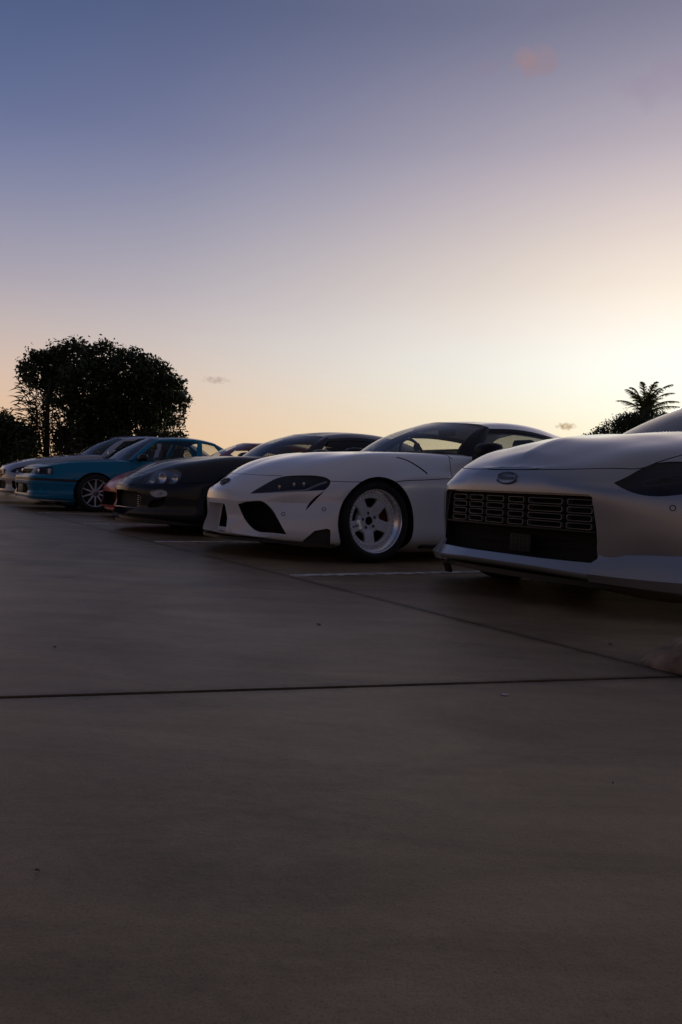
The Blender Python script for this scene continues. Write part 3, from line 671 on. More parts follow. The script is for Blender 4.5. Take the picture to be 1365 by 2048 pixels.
def strip(name, pts, w, h, m, parent, body=None, n=4):
    """ribbon lying on the body (or free): width w, height h"""
    C = curve(pts, n); V = []; F = []; k = len(C)
    for i in range(k):
        p, nn = body.snap(C[i]) if body else (C[i], Vector((0, 0, 1)))
        C[i] = p
    for i in range(k):
        p = C[i]; nn = body.snap(p)[1] if body else Vector((0, 0, 1)); t = (C[min(i + 1, k - 1)] - C[max(i - 1, 0)]).normalized(); nn = (nn - t * nn.dot(t)).normalized(); sd = t.cross(nn)
        for a, b in ((-1, -1), (-1, .6), (-.6, 1), (.6, 1), (1, .6), (1, -1)): V.append(p + sd * (a * w / 2) + nn * (b * h))
    for i in range(k - 1):
        for j in range(6): F.append((i * 6 + j, i * 6 + (j + 1) % 6, (i + 1) * 6 + (j + 1) % 6, (i + 1) * 6 + j))
    F += [tuple(range(5, -1, -1)), tuple((k - 1) * 6 + j for j in range(6))]
    return obj(name, *fix_normals(V, F), m, parent)
def lamp_pod(name, c, d, r, parent, m='chrome', ln=.05, cap='lens'):
    """projector: short barrel with a domed glass front, looking along d"""
    d = Vector(d).normalized(); mb = MB(); mb.lathe([(r * .6, -ln), (r, -ln * .5), (r * 1.08, 0), (r * .98, .004), (r * .9, -.006), (r * .55, -.012), (0, -.014)], 20)
    q = d.to_track_quat('Y', 'Z').to_matrix(); c = Vector(c); mb.V = [q @ v + c for v in mb.V]; return mb.build(name, m, parent)
def rear_lamps(car, x, y, z, w, h):
    for sg in (1, -1):
        t = MB(); t.box((x, sg * y, z), (.10, w, h), None, .02); t.build('tail_lamp', 'lamp_red', car)
mat('lamp_red', (.20, .008, .008), .2, 0, .6)
def under(car, pts, z0, z1, m='trim', name='splitter'):
    """thin blade following the bumper foot, pts: half outline (x, y)"""
    P = [Vector((p[0], p[1], 0)) for p in curve([(a, b, 0) for a, b in pts], 5)]; P = P + [Vector((p.x, -p.y, 0)) for p in P[-2::-1]] if abs(P[-1].y) < 1e-6 else P
    n = len(P); V = []; F = []
    for p in P: V += [(p.x, p.y, z0), (p.x, p.y, z1), (p.x - .10, p.y * .9, z1), (p.x - .10, p.y * .9, z0)]
    for i in range(n - 1):
        for j in range(4): F.append((i * 4 + j, i * 4 + (j + 1) % 4, (i + 1) * 4 + (j + 1) % 4, (i + 1) * 4 + j))
    F += [(3, 2, 1, 0), tuple((n - 1) * 4 + j for j in range(4))]
    return obj(name, *fix_normals(V, F), m, car)
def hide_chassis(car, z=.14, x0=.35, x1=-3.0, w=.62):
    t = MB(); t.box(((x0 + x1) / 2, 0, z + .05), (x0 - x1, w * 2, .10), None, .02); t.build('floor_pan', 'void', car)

# ------------------------------------------------------------------ white coupe
def white_coupe():
    car = empty('parked_car', SPOT['W'], CAR_ROT); tag(car, 'white sports coupe with deep-lipped white five-spoke wheels and black roof pillars', 'car', 'cars parked in a row')
    B = Body(W_CTRL, 8, 7, bv=(4,))
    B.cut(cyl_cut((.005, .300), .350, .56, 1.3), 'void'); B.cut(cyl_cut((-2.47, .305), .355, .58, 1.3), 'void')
    head = [(.862, .262, .468), (.788, .350, .503), (.702, .411, .560), (.609, .491, .613), (.555, .56, .626), (.509, .625, .631), (.438, .726, .632), (.405, .790, .622), (.388, .828, .598), (.405, .838, .562), (.438, .829, .531), (.550, .706, .514), (.650, .575, .497), (.747, .441, .482)]
    head = outline(head, (0, 10)); hd = (.62, .72, .25)
    B.cut(prism(head, hd, .25, .055), 'lamp_inner')
    B.cut(prism([(.95, -.168, .402), (.95, .168, .402), (.95, .19, .36), (.95, .245, .19), (.95, .235, .166), (.95, -.235, .166), (.95, -.245, .19), (.95, -.19, .36)], (1, 0, 0), .2, .150, .86), 'paint_white', False)
    B.cut(prism([(.95, -.125, .380), (.95, .125, .380), (.95, .185, .195), (.95, -.185, .195)], (1, 0, 0), .2, .30, .95), 'void', False)
    io = [(.888, .236, .372), (.852, .299, .408), (.793, .403, .424), (.749, .476, .426), (.713, .533, .388), (.662, .591, .291), (.626, .660, .190), (.704, .556, .168), (.828, .364, .168), (.890, .252, .185)]
    ih = [(.851, .299, .393), (.822, .352, .412), (.794, .404, .421), (.752, .473, .422), (.717, .525, .384), (.667, .584, .290), (.628, .657, .198), (.706, .556, .201), (.783, .440, .210), (.811, .369, .266)]
    io, ih = outline(io, (0, 6)), outline(ih, (0, 6)); k_ = len(ih); ih = [ih[i * k_ // len(io)] for i in range(len(io))]; hc_ = sum((Vector(p) for p in ih), Vector()) / len(ih); fl = [hc_ + (Vector(p) - hc_) * 1.06 - Vector((.012, .024, .004)) for p in ih]
    B.cut(loft_cut(io, fl, (.80, .60, 0)), 'paint_white'); B.cut(prism([p + (sum(fl, Vector()) / len(fl) - p) * .03 for p in fl], (.80, .60, 0), .012, .14, .97), 'void')
    B.cut(prism(outline([(.435, .831, .526), (.470, .817, .485), (.503, .795, .440), (.544, .755, .372), (.530, .772, .425), (.502, .800, .470)], (0, 3)), (.55, .83, 0), .1, .05), 'void')
    B.cut(prism([(.578, .66, .138), (.550, .735, .150), (.496, .818, .234), (.426, .873, .255), (.398, .875, .245), (.390, .87, .128), (.5, .80, .125)], (.5, .86, 0), .2, .012), 'trim')
    fh = [(.600, .490, .622), (.647, .400, .620), (.701, .266, .621), (.746, .106, .625), (.752, 0, .626)]
    B.groove(fh + [(a, -b, c) for a, b, c in fh[-2::-1]], .005, both=False)
    B.groove([(.400, .826, .598), (.304, .889, .598), (.182, .916, .603), (.15, .92, .604)], .005)
    B.groove([(-.10, .92, .609), (-.178, .912, .625), (-.444, .883, .649), (-.712, .868, .672), (-.76, .868, .675)], .006)
    B.groove([(-.200, .822, .809), (-.276, .836, .799), (-.338, .849, .774), (-.402, .862, .743), (-.475, .872, .700)], .013, .02)
    B.groove([(-.77, .77, .848), (-.745, .82, .80), (-.734, .852, .735), (-.745, .866, .66), (-.735, .87, .5), (-.72, .885, .25), (-.70, .89, .12)], .006)
    B.groove([(-1.82, .80, .865), (-1.84, .85, .75), (-1.83, .87, .55), (-1.75, .87, .36), (-1.70, .88, .13)], .006)
    cw = [(-.79, .80, .843), (-.70, .60, .868), (-.62, .30, .885), (-.60, 0, .888)]
    B.groove(cw + [(a, -b, c) for a, b, c in cw[-2::-1]], .010, both=False)
    B.finish(car, 'paint_white', {'hood': ((.2, 0, .82), 'paint_white'), 'front_bumper': ((.5, .80, .36), 'paint_white'), 'door': ((-1.2, .87, .5), 'paint_white')})
    for o in B.lens('headlight', head, hd, 'lens_smoke', car):
        sg = 1 if sum(v.co.y for v in o.data.vertices) > 0 else -1; o['label'] = 'smoked almond-shaped headlight'
        for p in ((.649, .516, .550), (.574, .605, .574), (.526, .667, .580)):
            q, n = B.snap(p); q = q - n * .030; t = MB(); t.box((q.x, sg * q.y, q.z), (.02, .020, .036), Matrix.Rotation(R(-40 * sg), 3, 'Z'), .005); t.build('led_block', 'chrome', o)
        dr = [(.853, .275, .468), (.746, .438, .484), (.650, .575, .503), (.598, .640, .512), (.537, .713, .525), (.471, .772, .571), (.418, .815, .604)]
        dr = [B.snap(p)[0] - B.snap(p)[1] * .012 for p in dr]; t = MB(); t.tube([(p.x, sg * p.y, p.z) for p in curve(dr, 5)], .0085, 6); t.build('daylight_strip', 'alloy_bright', o)
    # badge: dark oval with an inner ring pattern
    q, n = B.snap((.845, 0, .560)); fr = frame_rot((0, 1, 0), n); e = MB()
    for a, b, cy in ((.058, .038, 0), (.020, .034, 0), (.042, .013, .018)): e.tube([q + fr @ Vector((u, v + cy, .004)) for u, v in ell((0, 0), a, b, 28)], .0045, 6, True)
    bk = obj('badge', *prism([q + fr @ Vector((u, v, 0)) for u, v in ell((0, 0), .058, .038, 28)], n, .004, .01), 'paint_black', car); e.build('badge_emblem', 'trim', bk)
    park_sensor(car, B, (.646, .617, .339)); park_sensor(car, B, (.449, .852, .394))
    under(car, [(.36, .865), (.44, .84), (.625, .675), (.805, .42), (.93, .18), (.94, 0)], .124, .146)
    rg = MB(); rnd = random.Random(4)
    for k in range(12): rg.box((.60 - k * .012, -.25 + k * .055, .118 + rnd.uniform(-.006, .006)), (.05, .03, .022), Matrix.Rotation(rnd.uniform(-.4, .4), 3, 'Y'), .004)
    rg.build('undertray_edge', 'trim', car)
    for sg in (1, -1):
        t = MB(); t.box((-1.22, sg * .83, .125), (1.55, .10, .03), None, .008); t.build('side_skirt', 'trim', car)
    hide_chassis(car)
    for k in range(5):
        sl = MB(); sl.box((.735, 0, .20 + .036 * k), (.012, .34 - .02 * k, .006)); sl.build('grille_slat', 'trim', car)
    greenhouse(car, dict(cowl=[(-.57, 0, .880), (-.61, .32, .876), (-.73, .57, .862), (-.90, .70, .836)], head=[(-1.22, 0, 1.205), (-1.24, .20, 1.200), (-1.30, .37, 1.183), (-1.372, .498, 1.158)],
        belt=[(-1.02, .785, .812), (-1.5, .80, .845), (-2.0, .80, .875), (-2.42, .78, .925)], rail=[(-1.43, .54, 1.150), (-1.72, .575, 1.165), (-2.08, .575, 1.148), (-2.45, .535, 1.098)],
        crown=[(-1.27, 0, 1.216), (-1.62, 0, 1.256), (-2.03, 0, 1.262), (-2.42, 0, 1.222)], rear=[(-2.98, 0, 1.01), (-2.97, .28, 1.00), (-2.93, .50, .98), (-2.82, .66, .95)],
        paint='paint_white', pillar='pillar_black', ws='glass_screen', sw='glass_clear', rw='glass_tint', bulge=.034,
        side=[('side_window', 0.0, 0.0, .80, .72, .02, .90), ('pillar', 0, 0, 1, 1, .90, 1.0), ('pillar', .80, .72, 1, 1, 0, .90)]))
    sail(car, (-2.42, .78, .925), (-2.45, .535, 1.098), (-2.82, .68, .95), (-3.05, .72, .93), 'paint_white')
    cabin(car, [-1.95], .885, .74, True, -1, True, 1.02, -.98)
    g = MB(); c = Vector((-1.08, -.04, .975)); g.tube([c + Vector((-.012, 0, 0)), c + Vector((.012, 0, 0))], .036, 20); g.tube([c + Vector((0, 0, -.03)), c + Vector((.06, 0, -.11))], .008, 8); g.build('dashboard_gauge', 'cabin', car)
    side_mirror(car, (-.99, .975, .915), (.16, .23, .135), 'pillar_black', (-1.04, .80, .855))
    wheels(car, 'deep', .318, .245, .27, (0, -2.47), (.762, .77), R(2.2), 0, 'caliper_red')
    for w in [c for c in car.children if c.name.startswith('wheel')]:
        a = R(-18); rad = .145; text_mesh('spoke_lettering', 'WORK', .024, .0006, 'trim', w, Vector((rad * math.cos(a), .0515, rad * math.sin(a))), frame_rot((-math.cos(a), 0, -math.sin(a)), (0, 1, 0)))
    rear_lamps(car, -3.30, .66, .78, .30, .07)
    return car
def sail(car, belt, rail, rear, tip, m):
    for sg in (1, -1):
        f = np.array([1, sg, 1]); A = np.array([belt, (np.array(belt) + np.array(rail)) / 2 + np.array([0, .02, 0]), rail]); C_ = np.array([tip, (np.array(tip) + np.array(rear)) / 2, rear]); M_ = (A + C_) / 2 + np.array([0, .012, .012])
        sheet('pillar', np.array([A, M_, C_]) * f, m, car, 4, 4, .02, ref=(-1.8, 0, .9))

# ------------------------------------------------------------------ silver coupe (nearest)
def silver_coupe():
    car = empty('parked_car', SPOT['Z'], CAR_ROT); tag(car, 'silver sports coupe with a tall rectangular cell grille, nearest on the right edge', 'car', 'cars parked in a row')
    ctrl = np.array(Z_CTRL, float)
    B = Body(ctrl, 8, 7, bv=(3, 4))
    for v in B.V:                                # ridge along the middle of the bonnet
        if v.z > .66 and v.x > -.7 and abs(v.y) < .62:
            w = min(1, max(0, (v.x - .02) / .42)) * min(1, max(0, (.765 - v.x) / .13)); v.z += .036 * math.exp(-abs(v.y) / .24) * (1 - abs(v.y) / .62) * w * w * (3 - 2 * w)
    B.bvh = BVHTree.FromPolygons(B.V, B.F)
    B.cut(cyl_cut((0, .32), .365, .56, 1.3), 'void'); B.cut(cyl_cut((-2.55, .32), .365, .58, 1.3), 'void')
    gr = [(.8, -.525, .555), (.8, -.51, .568), (.8, .51, .568), (.8, .527, .555), (.8, .548, .41), (.8, .556, .27), (.8, .535, .246), (.8, .2, .243), (.8, -.2, .243), (.8, -.535, .246), (.8, -.556, .27), (.8, -.548, .41)]
    gc = (0, .0, .405); big = [(x_, y_ * 1.022, gc[2] + (z_ - gc[2]) * (1.06 if z_ > .41 else .99)) for x_, y_, z_ in gr]
    B.cut(prism(big, (1, 0, 0), .2, .062, .972), 'paint_silver', False); B.cut(prism(gr, (1, 0, 0), .2, .125, .985), 'void', False)
    head = [(.690, .580, .634), (.634, .604, .664), (.554, .627, .709), (.471, .657, .743), (.377, .724, .756), (.27, .795, .748), (.21, .845, .722), (.22, .868, .672), (.33, .85, .615), (.478, .798, .594), (.585, .715, .579), (.647, .660, .591), (.675, .625, .608)]
    head = outline(head, (0,)); hd = (.70, .62, .30)
    B.cut(prism(head, hd, .25, .060), 'lamp_inner')
    hc = [(.33, .700, .797), (.459, .657, .750), (.551, .622, .711), (.63, .55, .705), (.689, .475, .702), (.755, .32, .695), (.781, .206, .693), (.790, 0, .692)]
    B.groove([(-.55, .76, .875), (-.3, .755, .87), (0, .735, .85), (.2, .715, .82)] + hc + [(a, -b, c) for a, b, c in hc[-2::-1]] + [(.2, -.715, .82), (0, -.735, .85), (-.3, -.755, .87), (-.55, -.76, .875)], .006, both=False)
    B.groove([(.40, .872, .60), (.36, .885, .5), (.34, .89, .40)], .004)
    B.groove([(-.80, .78, .872), (-.78, .85, .74), (-.77, .87, .5), (-.75, .87, .2)], .006); B.groove([(-1.95, .79, .885), (-1.95, .87, .74), (-1.90, .88, .5), (-1.8, .88, .2)], .006)
    B.finish(car, 'paint_silver', {'hood': ((.3, .3, .84), 'paint_silver'), 'door': ((-1.4, .87, .5), 'paint_silver')})
    for o in B.lens('headlight', head, hd, 'lens_smoke', car):
        sg = 1 if sum(v.co.y for v in o.data.vertices) > 0 else -1
        for p, r_ in (((.50, .735, .665), .030), ((.38, .80, .672), .026)):
            q, n = B.snap(p); q = q - n * .030; lamp_pod('projector', (q.x, sg * q.y, q.z), (.8, .58 * sg, .1), r_, o, 'lamp_inner', .03)
        for dz in (.028, -.030):
            pts = [(.60, .67, .645 + dz * .4), (.52, .71, .66 + dz), (.42, .765, .672 + dz), (.32, .82, .68 + dz * .9)]; pts = [B.snap(p)[0] - B.snap(p)[1] * .014 for p in pts]
            t = MB(); t.tube([(p.x, sg * p.y, p.z) for p in curve(pts, 5)], .005, 6); t.build('daylight_strip', 'lamp_inner', o)
    # grille: four rows of rounded cells, each its own frame
    cols = [(-.462, -.330), (-.306, -.186), (-.160, -.024), (.008, .118), (.146, .356), (.382, .520)]
    gp = MB(); gp.box((.715, 0, .475), (.012, 1.04, .19), None, .003); gp.build('grille_backing', 'void', car)
    xg = lambda y: .800 - .16 * y * y
    for r_ in range(4):
        z = .534 - r_ * .0385
        for (y0, y1) in cols:
            yc_ = (y0 + y1) / 2; hw = (y1 - y0) / 2; t = MB(); O_ = []; n_ = 24
            for k in range(n_):
                a = 2 * math.pi * k / n_ + .13; sx, sy = math.cos(a), math.sin(a); rad = .010
                u = (1 if sx > 0 else -1) * (hw - rad) + sx * rad; v = (1 if sy > 0 else -1) * (.0155 - rad) + sy * rad; O_.append((u, v))
            ys = sorted(O_)
            V = []; F = []
            for (u, v) in O_:
                x = xg(yc_ + u) + .004
                for (kx, ks) in ((-.030, 1.0), (.0, 1.0), (.004, .985), (.004, .915), (-.030, .90)): V.append((x + kx - .010, yc_ + u * (1 - (1 - ks) * .016 / hw * 3) if hw > .02 else yc_ + u * ks, z + v * (1 - (1 - ks) * 2.4)))
            for i in range(n_):
                for j in range(4): F.append((i * 5 + j, i * 5 + j + 1, ((i + 1) % n_) * 5 + j + 1, ((i + 1) % n_) * 5 + j))
            obj('grille_cell', *fix_normals(V, F), 'grille_metal', car)
    def cross(z, hw, th, dx, nm, m_):
        t = MB(); V = []; F = []; K = 12
        for i in range(K + 1):
            y = -hw + 2 * hw * i / K; x = xg(y) + dx
            V += [(x, y, z - th / 2), (x, y, z + th / 2), (x - .02, y, z + th / 2), (x - .02, y, z - th / 2)]
        for i in range(K):
            for j in range(4): F.append((i * 4 + j, i * 4 + (j + 1) % 4, (i + 1) * 4 + (j + 1) % 4, (i + 1) * 4 + j))
        F += [(3, 2, 1, 0), tuple(K * 4 + j for j in range(4))]; obj(nm, *fix_normals(V, F), m_, car)
    cross(.394, .535, .008, -.012, 'grille_bar', 'trim')
    for k in range(2): cross(.300 + k * .040, .53, .004, -.095, 'grille_slat', 'void')
    rp = MB(); rp.box((.735, .055, .305), (.012, .15, .095), None, .004)
    for i in range(5):
        for j in range(4): rp.box((.741, .055 - .056 + .028 * i, .272 + .022 * j), (.004, .018, .012))
    rp.build('radar_panel', 'sensor_black', car)
    # emblem: open ring with a name bar
    q, n = B.snap((.806, 0, .643)); fr = frame_rot((0, 1, 0), n); e = MB()
    up = [q + fr @ Vector((.074 * math.cos(a), .031 * math.sin(a), .006)) for a in [R(18 + 144 * k / 14) for k in range(15)]]; e.tube(up, [.0025] + [.0045] * 13 + [.0025], 6)
    lo = [q + fr @ Vector((.074 * math.cos(a), .031 * math.sin(a), .006)) for a in [R(198 + 144 * k / 14) for k in range(15)]]; e.tube(lo, [.0025] + [.0045] * 13 + [.0025], 6)
    eb = e.build('emblem', 'chrome_dark', car)
    text_mesh('emblem_letters', 'NISSAN', .031, .002, 'chrome_dark', eb, q + n * .005, fr @ Matrix.Diagonal((1.28, .85, 1)))
    park_sensor(car, B, (.519, .783, .529)); park_sensor(car, B, (.735, .60, .47)) if False else None
    under(car, [(.33, .84), (.44, .80), (.60, .68), (.725, .50), (.775, .26), (.785, 0)], .128, .156)
    for sg in (1, -1):                           # corner winglets standing proud of the lip
        lo = [(.772, .533, .160), (.668, .712, .150), (.515, .862, .138), (.40, .915, .128), (.352, .92, .126)]; fr_ = [(.794, .541, .197), (.686, .722, .192), (.530, .872, .188), (.41, .924, .186), (.352, .929, .186)]; tp = [(.732, .556, .288), (.604, .700, .300), (.480, .822, .306), (.395, .880, .312), (.352, .893, .316)]
        md = [tuple((np.array(a) * .45 + np.array(b) * .55) + np.array([-.004, -.004, -.006])) for a, b in zip(fr_, tp)]
        sheet('bumper_winglet', np.array([lo, fr_, md, tp]) * np.array([1, sg, 1]), 'paint_silver', car, 4, 5, .012, bu=(1,), ref=(.2, 0, .3))
    for y in (-.60,):
        tb = MB(); tb.box((.66, y, .10), (.02, .05, .06), Matrix.Rotation(R(25), 3, 'Y'), .006); tb.build('tow_tab', 'trim', car)
    hide_chassis(car, .15)
    greenhouse(car, dict(cowl=[(-.50, 0, .965), (-.54, .32, .962), (-.65, .55, .945), (-.82, .68, .915)], head=[(-1.20, 0, 1.275), (-1.22, .20, 1.270), (-1.27, .38, 1.252), (-1.34, .51, 1.225)],
        belt=[(-.94, .785, .872), (-1.5, .80, .885), (-2.0, .80, .90), (-2.5, .77, .94)], rail=[(-1.40, .55, 1.212), (-1.72, .59, 1.235), (-2.10, .585, 1.205), (-2.55, .53, 1.13)],
        crown=[(-1.25, 0, 1.284), (-1.62, 0, 1.312), (-2.05, 0, 1.300), (-2.5, 0, 1.235)], rear=[(-3.1, 0, .99), (-3.08, .28, .985), (-3.03, .50, .97), (-2.9, .66, .95)],
        paint='paint_black', pillar='pillar_black', ws='glass_screen', sw='glass_mid', rw='glass_tint', bulge=.012, pillar_out=1.8, side=[('side_window', 0.0, 0.0, .80, .72, .02, .90), ('pillar', 0, 0, 1, 1, .90, 1.0), ('pillar', .80, .72, 1, 1, 0, .90)]))
    sail(car, (-2.5, .77, .94), (-2.55, .53, 1.13), (-2.9, .68, .95), (-3.1, .70, .94), 'paint_silver')
    cabin(car, [-1.9], .94, .74, True, -1, True, 1.08, -.98)
    side_mirror(car, (-.93, .975, .965), (.16, .22, .13), 'paint_silver', (-1.0, .80, .90))
    wheels(car, 'multi', .335, .245, .26, (0, -2.55), (.765, .775), R(1), 0, 'caliper_red')
    rear_lamps(car, -3.38, .60, .80, .34, .08)
    return car
mat('grille_metal', (.20, .20, .215), .40, .6); mat('chrome_dark', (.20, .20, .21), .18, 1.0); mat('sensor_black', (.004, .004, .005), .6)

# ------------------------------------------------------------------ graphite coupe
def graphite_coupe():
    car = empty('parked_car', SPOT['D'], CAR_ROT); tag(car, 'dark grey rounded coupe with oval clear headlights, just behind the white coupe', 'car', 'cars parked in a row')
    B = Body(D_CTRL, 7, 7); hd = (.72, .60, .30)
    B.cut(cyl_cut((0, .31), .345, .55, 1.3), 'void'); B.cut(cyl_cut((-2.55, .31), .345, .58, 1.3), 'void')
    head = [(.842, .319, .504), (.801, .328, .546), (.749, .337, .594), (.684, .355, .637), (.625, .442, .660), (.546, .607, .660), (.524, .683, .625), (.548, .712, .570), (.582, .720, .530), (.65, .65, .515), (.726, .549, .509)]
    head = outline(head, (0,))
    B.cut(prism(head, hd, .25, .07), 'lamp_silver')
    B.cut(prism(outline([(.9, -.385, .400), (.9, -.25, .418), (.9, .25, .418), (.9, .385, .400), (.9, .40, .375), (.9, .385, .285), (.9, .35, .258), (.9, -.35, .258), (.9, -.385, .285), (.9, -.40, .375)]), (1, 0, 0), .2, .10), 'void', False)
    ind = [(.784, .516, .426), (.766, .544, .439), (.683, .661, .446), (.666, .682, .432), (.670, .684, .393), (.683, .669, .388), (.770, .545, .385), (.781, .526, .400)]; ind = outline(ind)
    B.cut(prism(ind, (.8, .6, 0), .2, .03), 'white_plastic')
    B.cut(prism(outline([(.796, .488, .265), (.769, .538, .340), (.720, .62, .355), (.675, .678, .382), (.674, .678, .332), (.702, .641, .286), (.761, .553, .262)]), (.8, .6, 0), .2, .05, .9), 'void')
    f_ = [(.690, .345, .636), (.735, .293, .611), (.757, .15, .613), (.762, 0, .614)]
    B.groove(f_ + [(a, -b, c) for a, b, c in f_[-2::-1]], .006, both=False)
    B.groove([(.625, .430, .664), (.548, .470, .700), (.404, .54, .752), (.259, .60, .783), (.05, .68, .810), (-.2, .70, .83), (-.5, .70, .85)], .006)
    B.groove([(.57, .72, .526), (.496, .794, .528), (.298, .880, .544), (.25, .882, .545)], .006)
    B.groove([(.860, .30, .49), (.905, .18, .485), (.915, 0, .484), (.905, -.18, .485), (.860, -.30, .49)], .005, both=False)
    B.groove([(-.80, .78, .855), (-.78, .85, .74), (-.77, .865, .5), (-.75, .87, .2)], .006); B.groove([(-1.85, .79, .865), (-1.85, .86, .74), (-1.80, .87, .5), (-1.7, .87, .2)], .006)
    for a in ((-.36, .06), (-.26, .06)): pass
    # two small oval nose vents
    for y in (.05, .17): B.cut(prism([(.80 + .0 * v, y + u, .59 + v * .5) for u, v in ell((0, 0), .022, .016, 12)], (.6, 0, .8), .08, .03), 'void', False)
    B.finish(car, 'paint_graphite', {'hood': ((.3, 0, .78), 'paint_graphite'), 'front_bumper': ((.7, .66, .35), 'paint_graphite'), 'door': ((-1.3, .86, .5), 'paint_graphite')})
    for o in B.lens('headlight', head, hd, 'lens', car):
        sg = 1 if sum(v.co.y for v in o.data.vertices) > 0 else -1
        for p, r_ in (((.66, .50, .575), .052), ((.585, .64, .585), .038), ((.745, .42, .545), .030)):
            q, n = B.snap(p); q = q - n * .035; lamp_pod('reflector', (q.x, sg * q.y, q.z), (.85, .5 * sg, .05), r_, o, 'chrome', .04)
    for o in B.lens('indicator_lamp', ind, (.8, .6, 0), 'lens', car):
        sg = 1 if sum(v.co.y for v in o.data.vertices) > 0 else -1; t = MB(); t.box((.715, sg * .605, .415), (.02, .12, .03), Matrix.Rotation(R(-53 * sg), 3, 'Z'), .006); t.build('reflector', 'white_plastic', o)
    for k in range(6):
        s_ = MB(); s_.box((.80, .22, .275 + k * .020), (.02, .22, .008), Matrix.Rotation(R(-14), 3, 'Z'), .002); s_.build('intercooler_fin', 'alloy', car)
    t = MB(); P_ = [(.905, -.36, .275), (.90, -.30, .258), (.915, 0, .252), (.90, .30, .258), (.852, .385, .262), (.835, .402, .30), (.838, .405, .37)]; pts = [B.snap(p)[0] for p in curve(P_, 4)]; t.tube(pts, .005, 6); t.build('grille_frame', 'chrome_dark', car)
    under(car, [(.35, .82), (.46, .80), (.66, .66), (.80, .46), (.90, .22), (.925, 0)], .105, .122, 'trim', 'lip_spoiler')
    under(car, [(.35, .80), (.44, .78), (.62, .66), (.77, .46), (.86, .22), (.88, 0)], .118, .158, 'trim', 'lower_bumper')
    hide_chassis(car)
    greenhouse(car, dict(cowl=[(-.55, 0, .872), (-.59, .32, .868), (-.70, .56, .855), (-.86, .68, .842)], head=[(-1.12, 0, 1.170), (-1.14, .20, 1.165), (-1.19, .38, 1.150), (-1.24, .50, 1.130)],
        belt=[(-.94, .765, .835), (-1.5, .78, .850), (-2.0, .78, .865), (-2.5, .75, .90)], rail=[(-1.30, .54, 1.125), (-1.65, .575, 1.165), (-2.05, .57, 1.155), (-2.55, .51, 1.085)],
        crown=[(-1.16, 0, 1.182), (-1.55, 0, 1.240), (-1.95, 0, 1.252), (-2.5, 0, 1.20)], rear=[(-3.15, 0, .93), (-3.12, .28, .925), (-3.06, .50, .91), (-2.95, .62, .90)],
        paint='paint_graphite', pillar='paint_graphite', ws='glass_screen', sw='glass_tint', rw='glass_tint', bulge=.035, side=[('side_window', 0.02, 0.02, .78, .68, .02, .88), ('pillar', 0, 0, 1, 1, .88, 1.0), ('pillar', .78, .68, 1, 1, 0, .88)]))
    sail(car, (-2.5, .75, .90), (-2.55, .51, 1.085), (-2.95, .64, .90), (-3.1, .66, .89), 'paint_graphite')
    cabin(car, [-1.8], .86, .72, True, -1, True, 1.0, -.95)
    wg = MB(); wg.box((-3.3, 0, 1.13), (.22, 1.5, .03), None, .01)
    for y in (-.66, .66): wg.box((-3.25, y, 1.01), (.16, .03, .24), None, .008)
    wg.build('rear_wing', 'paint_graphite', car)
    side_mirror(car, (-.93, .93, .905), (.15, .20, .13), 'paint_graphite', (-.98, .77, .845))
    wheels(car, 'five', .315, .225, .25, (0, -2.55), (.745, .75), R(1.5), 0)
    rear_lamps(car, -3.40, .52, .72, .30, .12)
    wp = MB(); wp.tube([(-.60, .25, .875), (-.66, -.20, .895)], .006, 6); wp.build('wiper', 'trim', car)
    return car

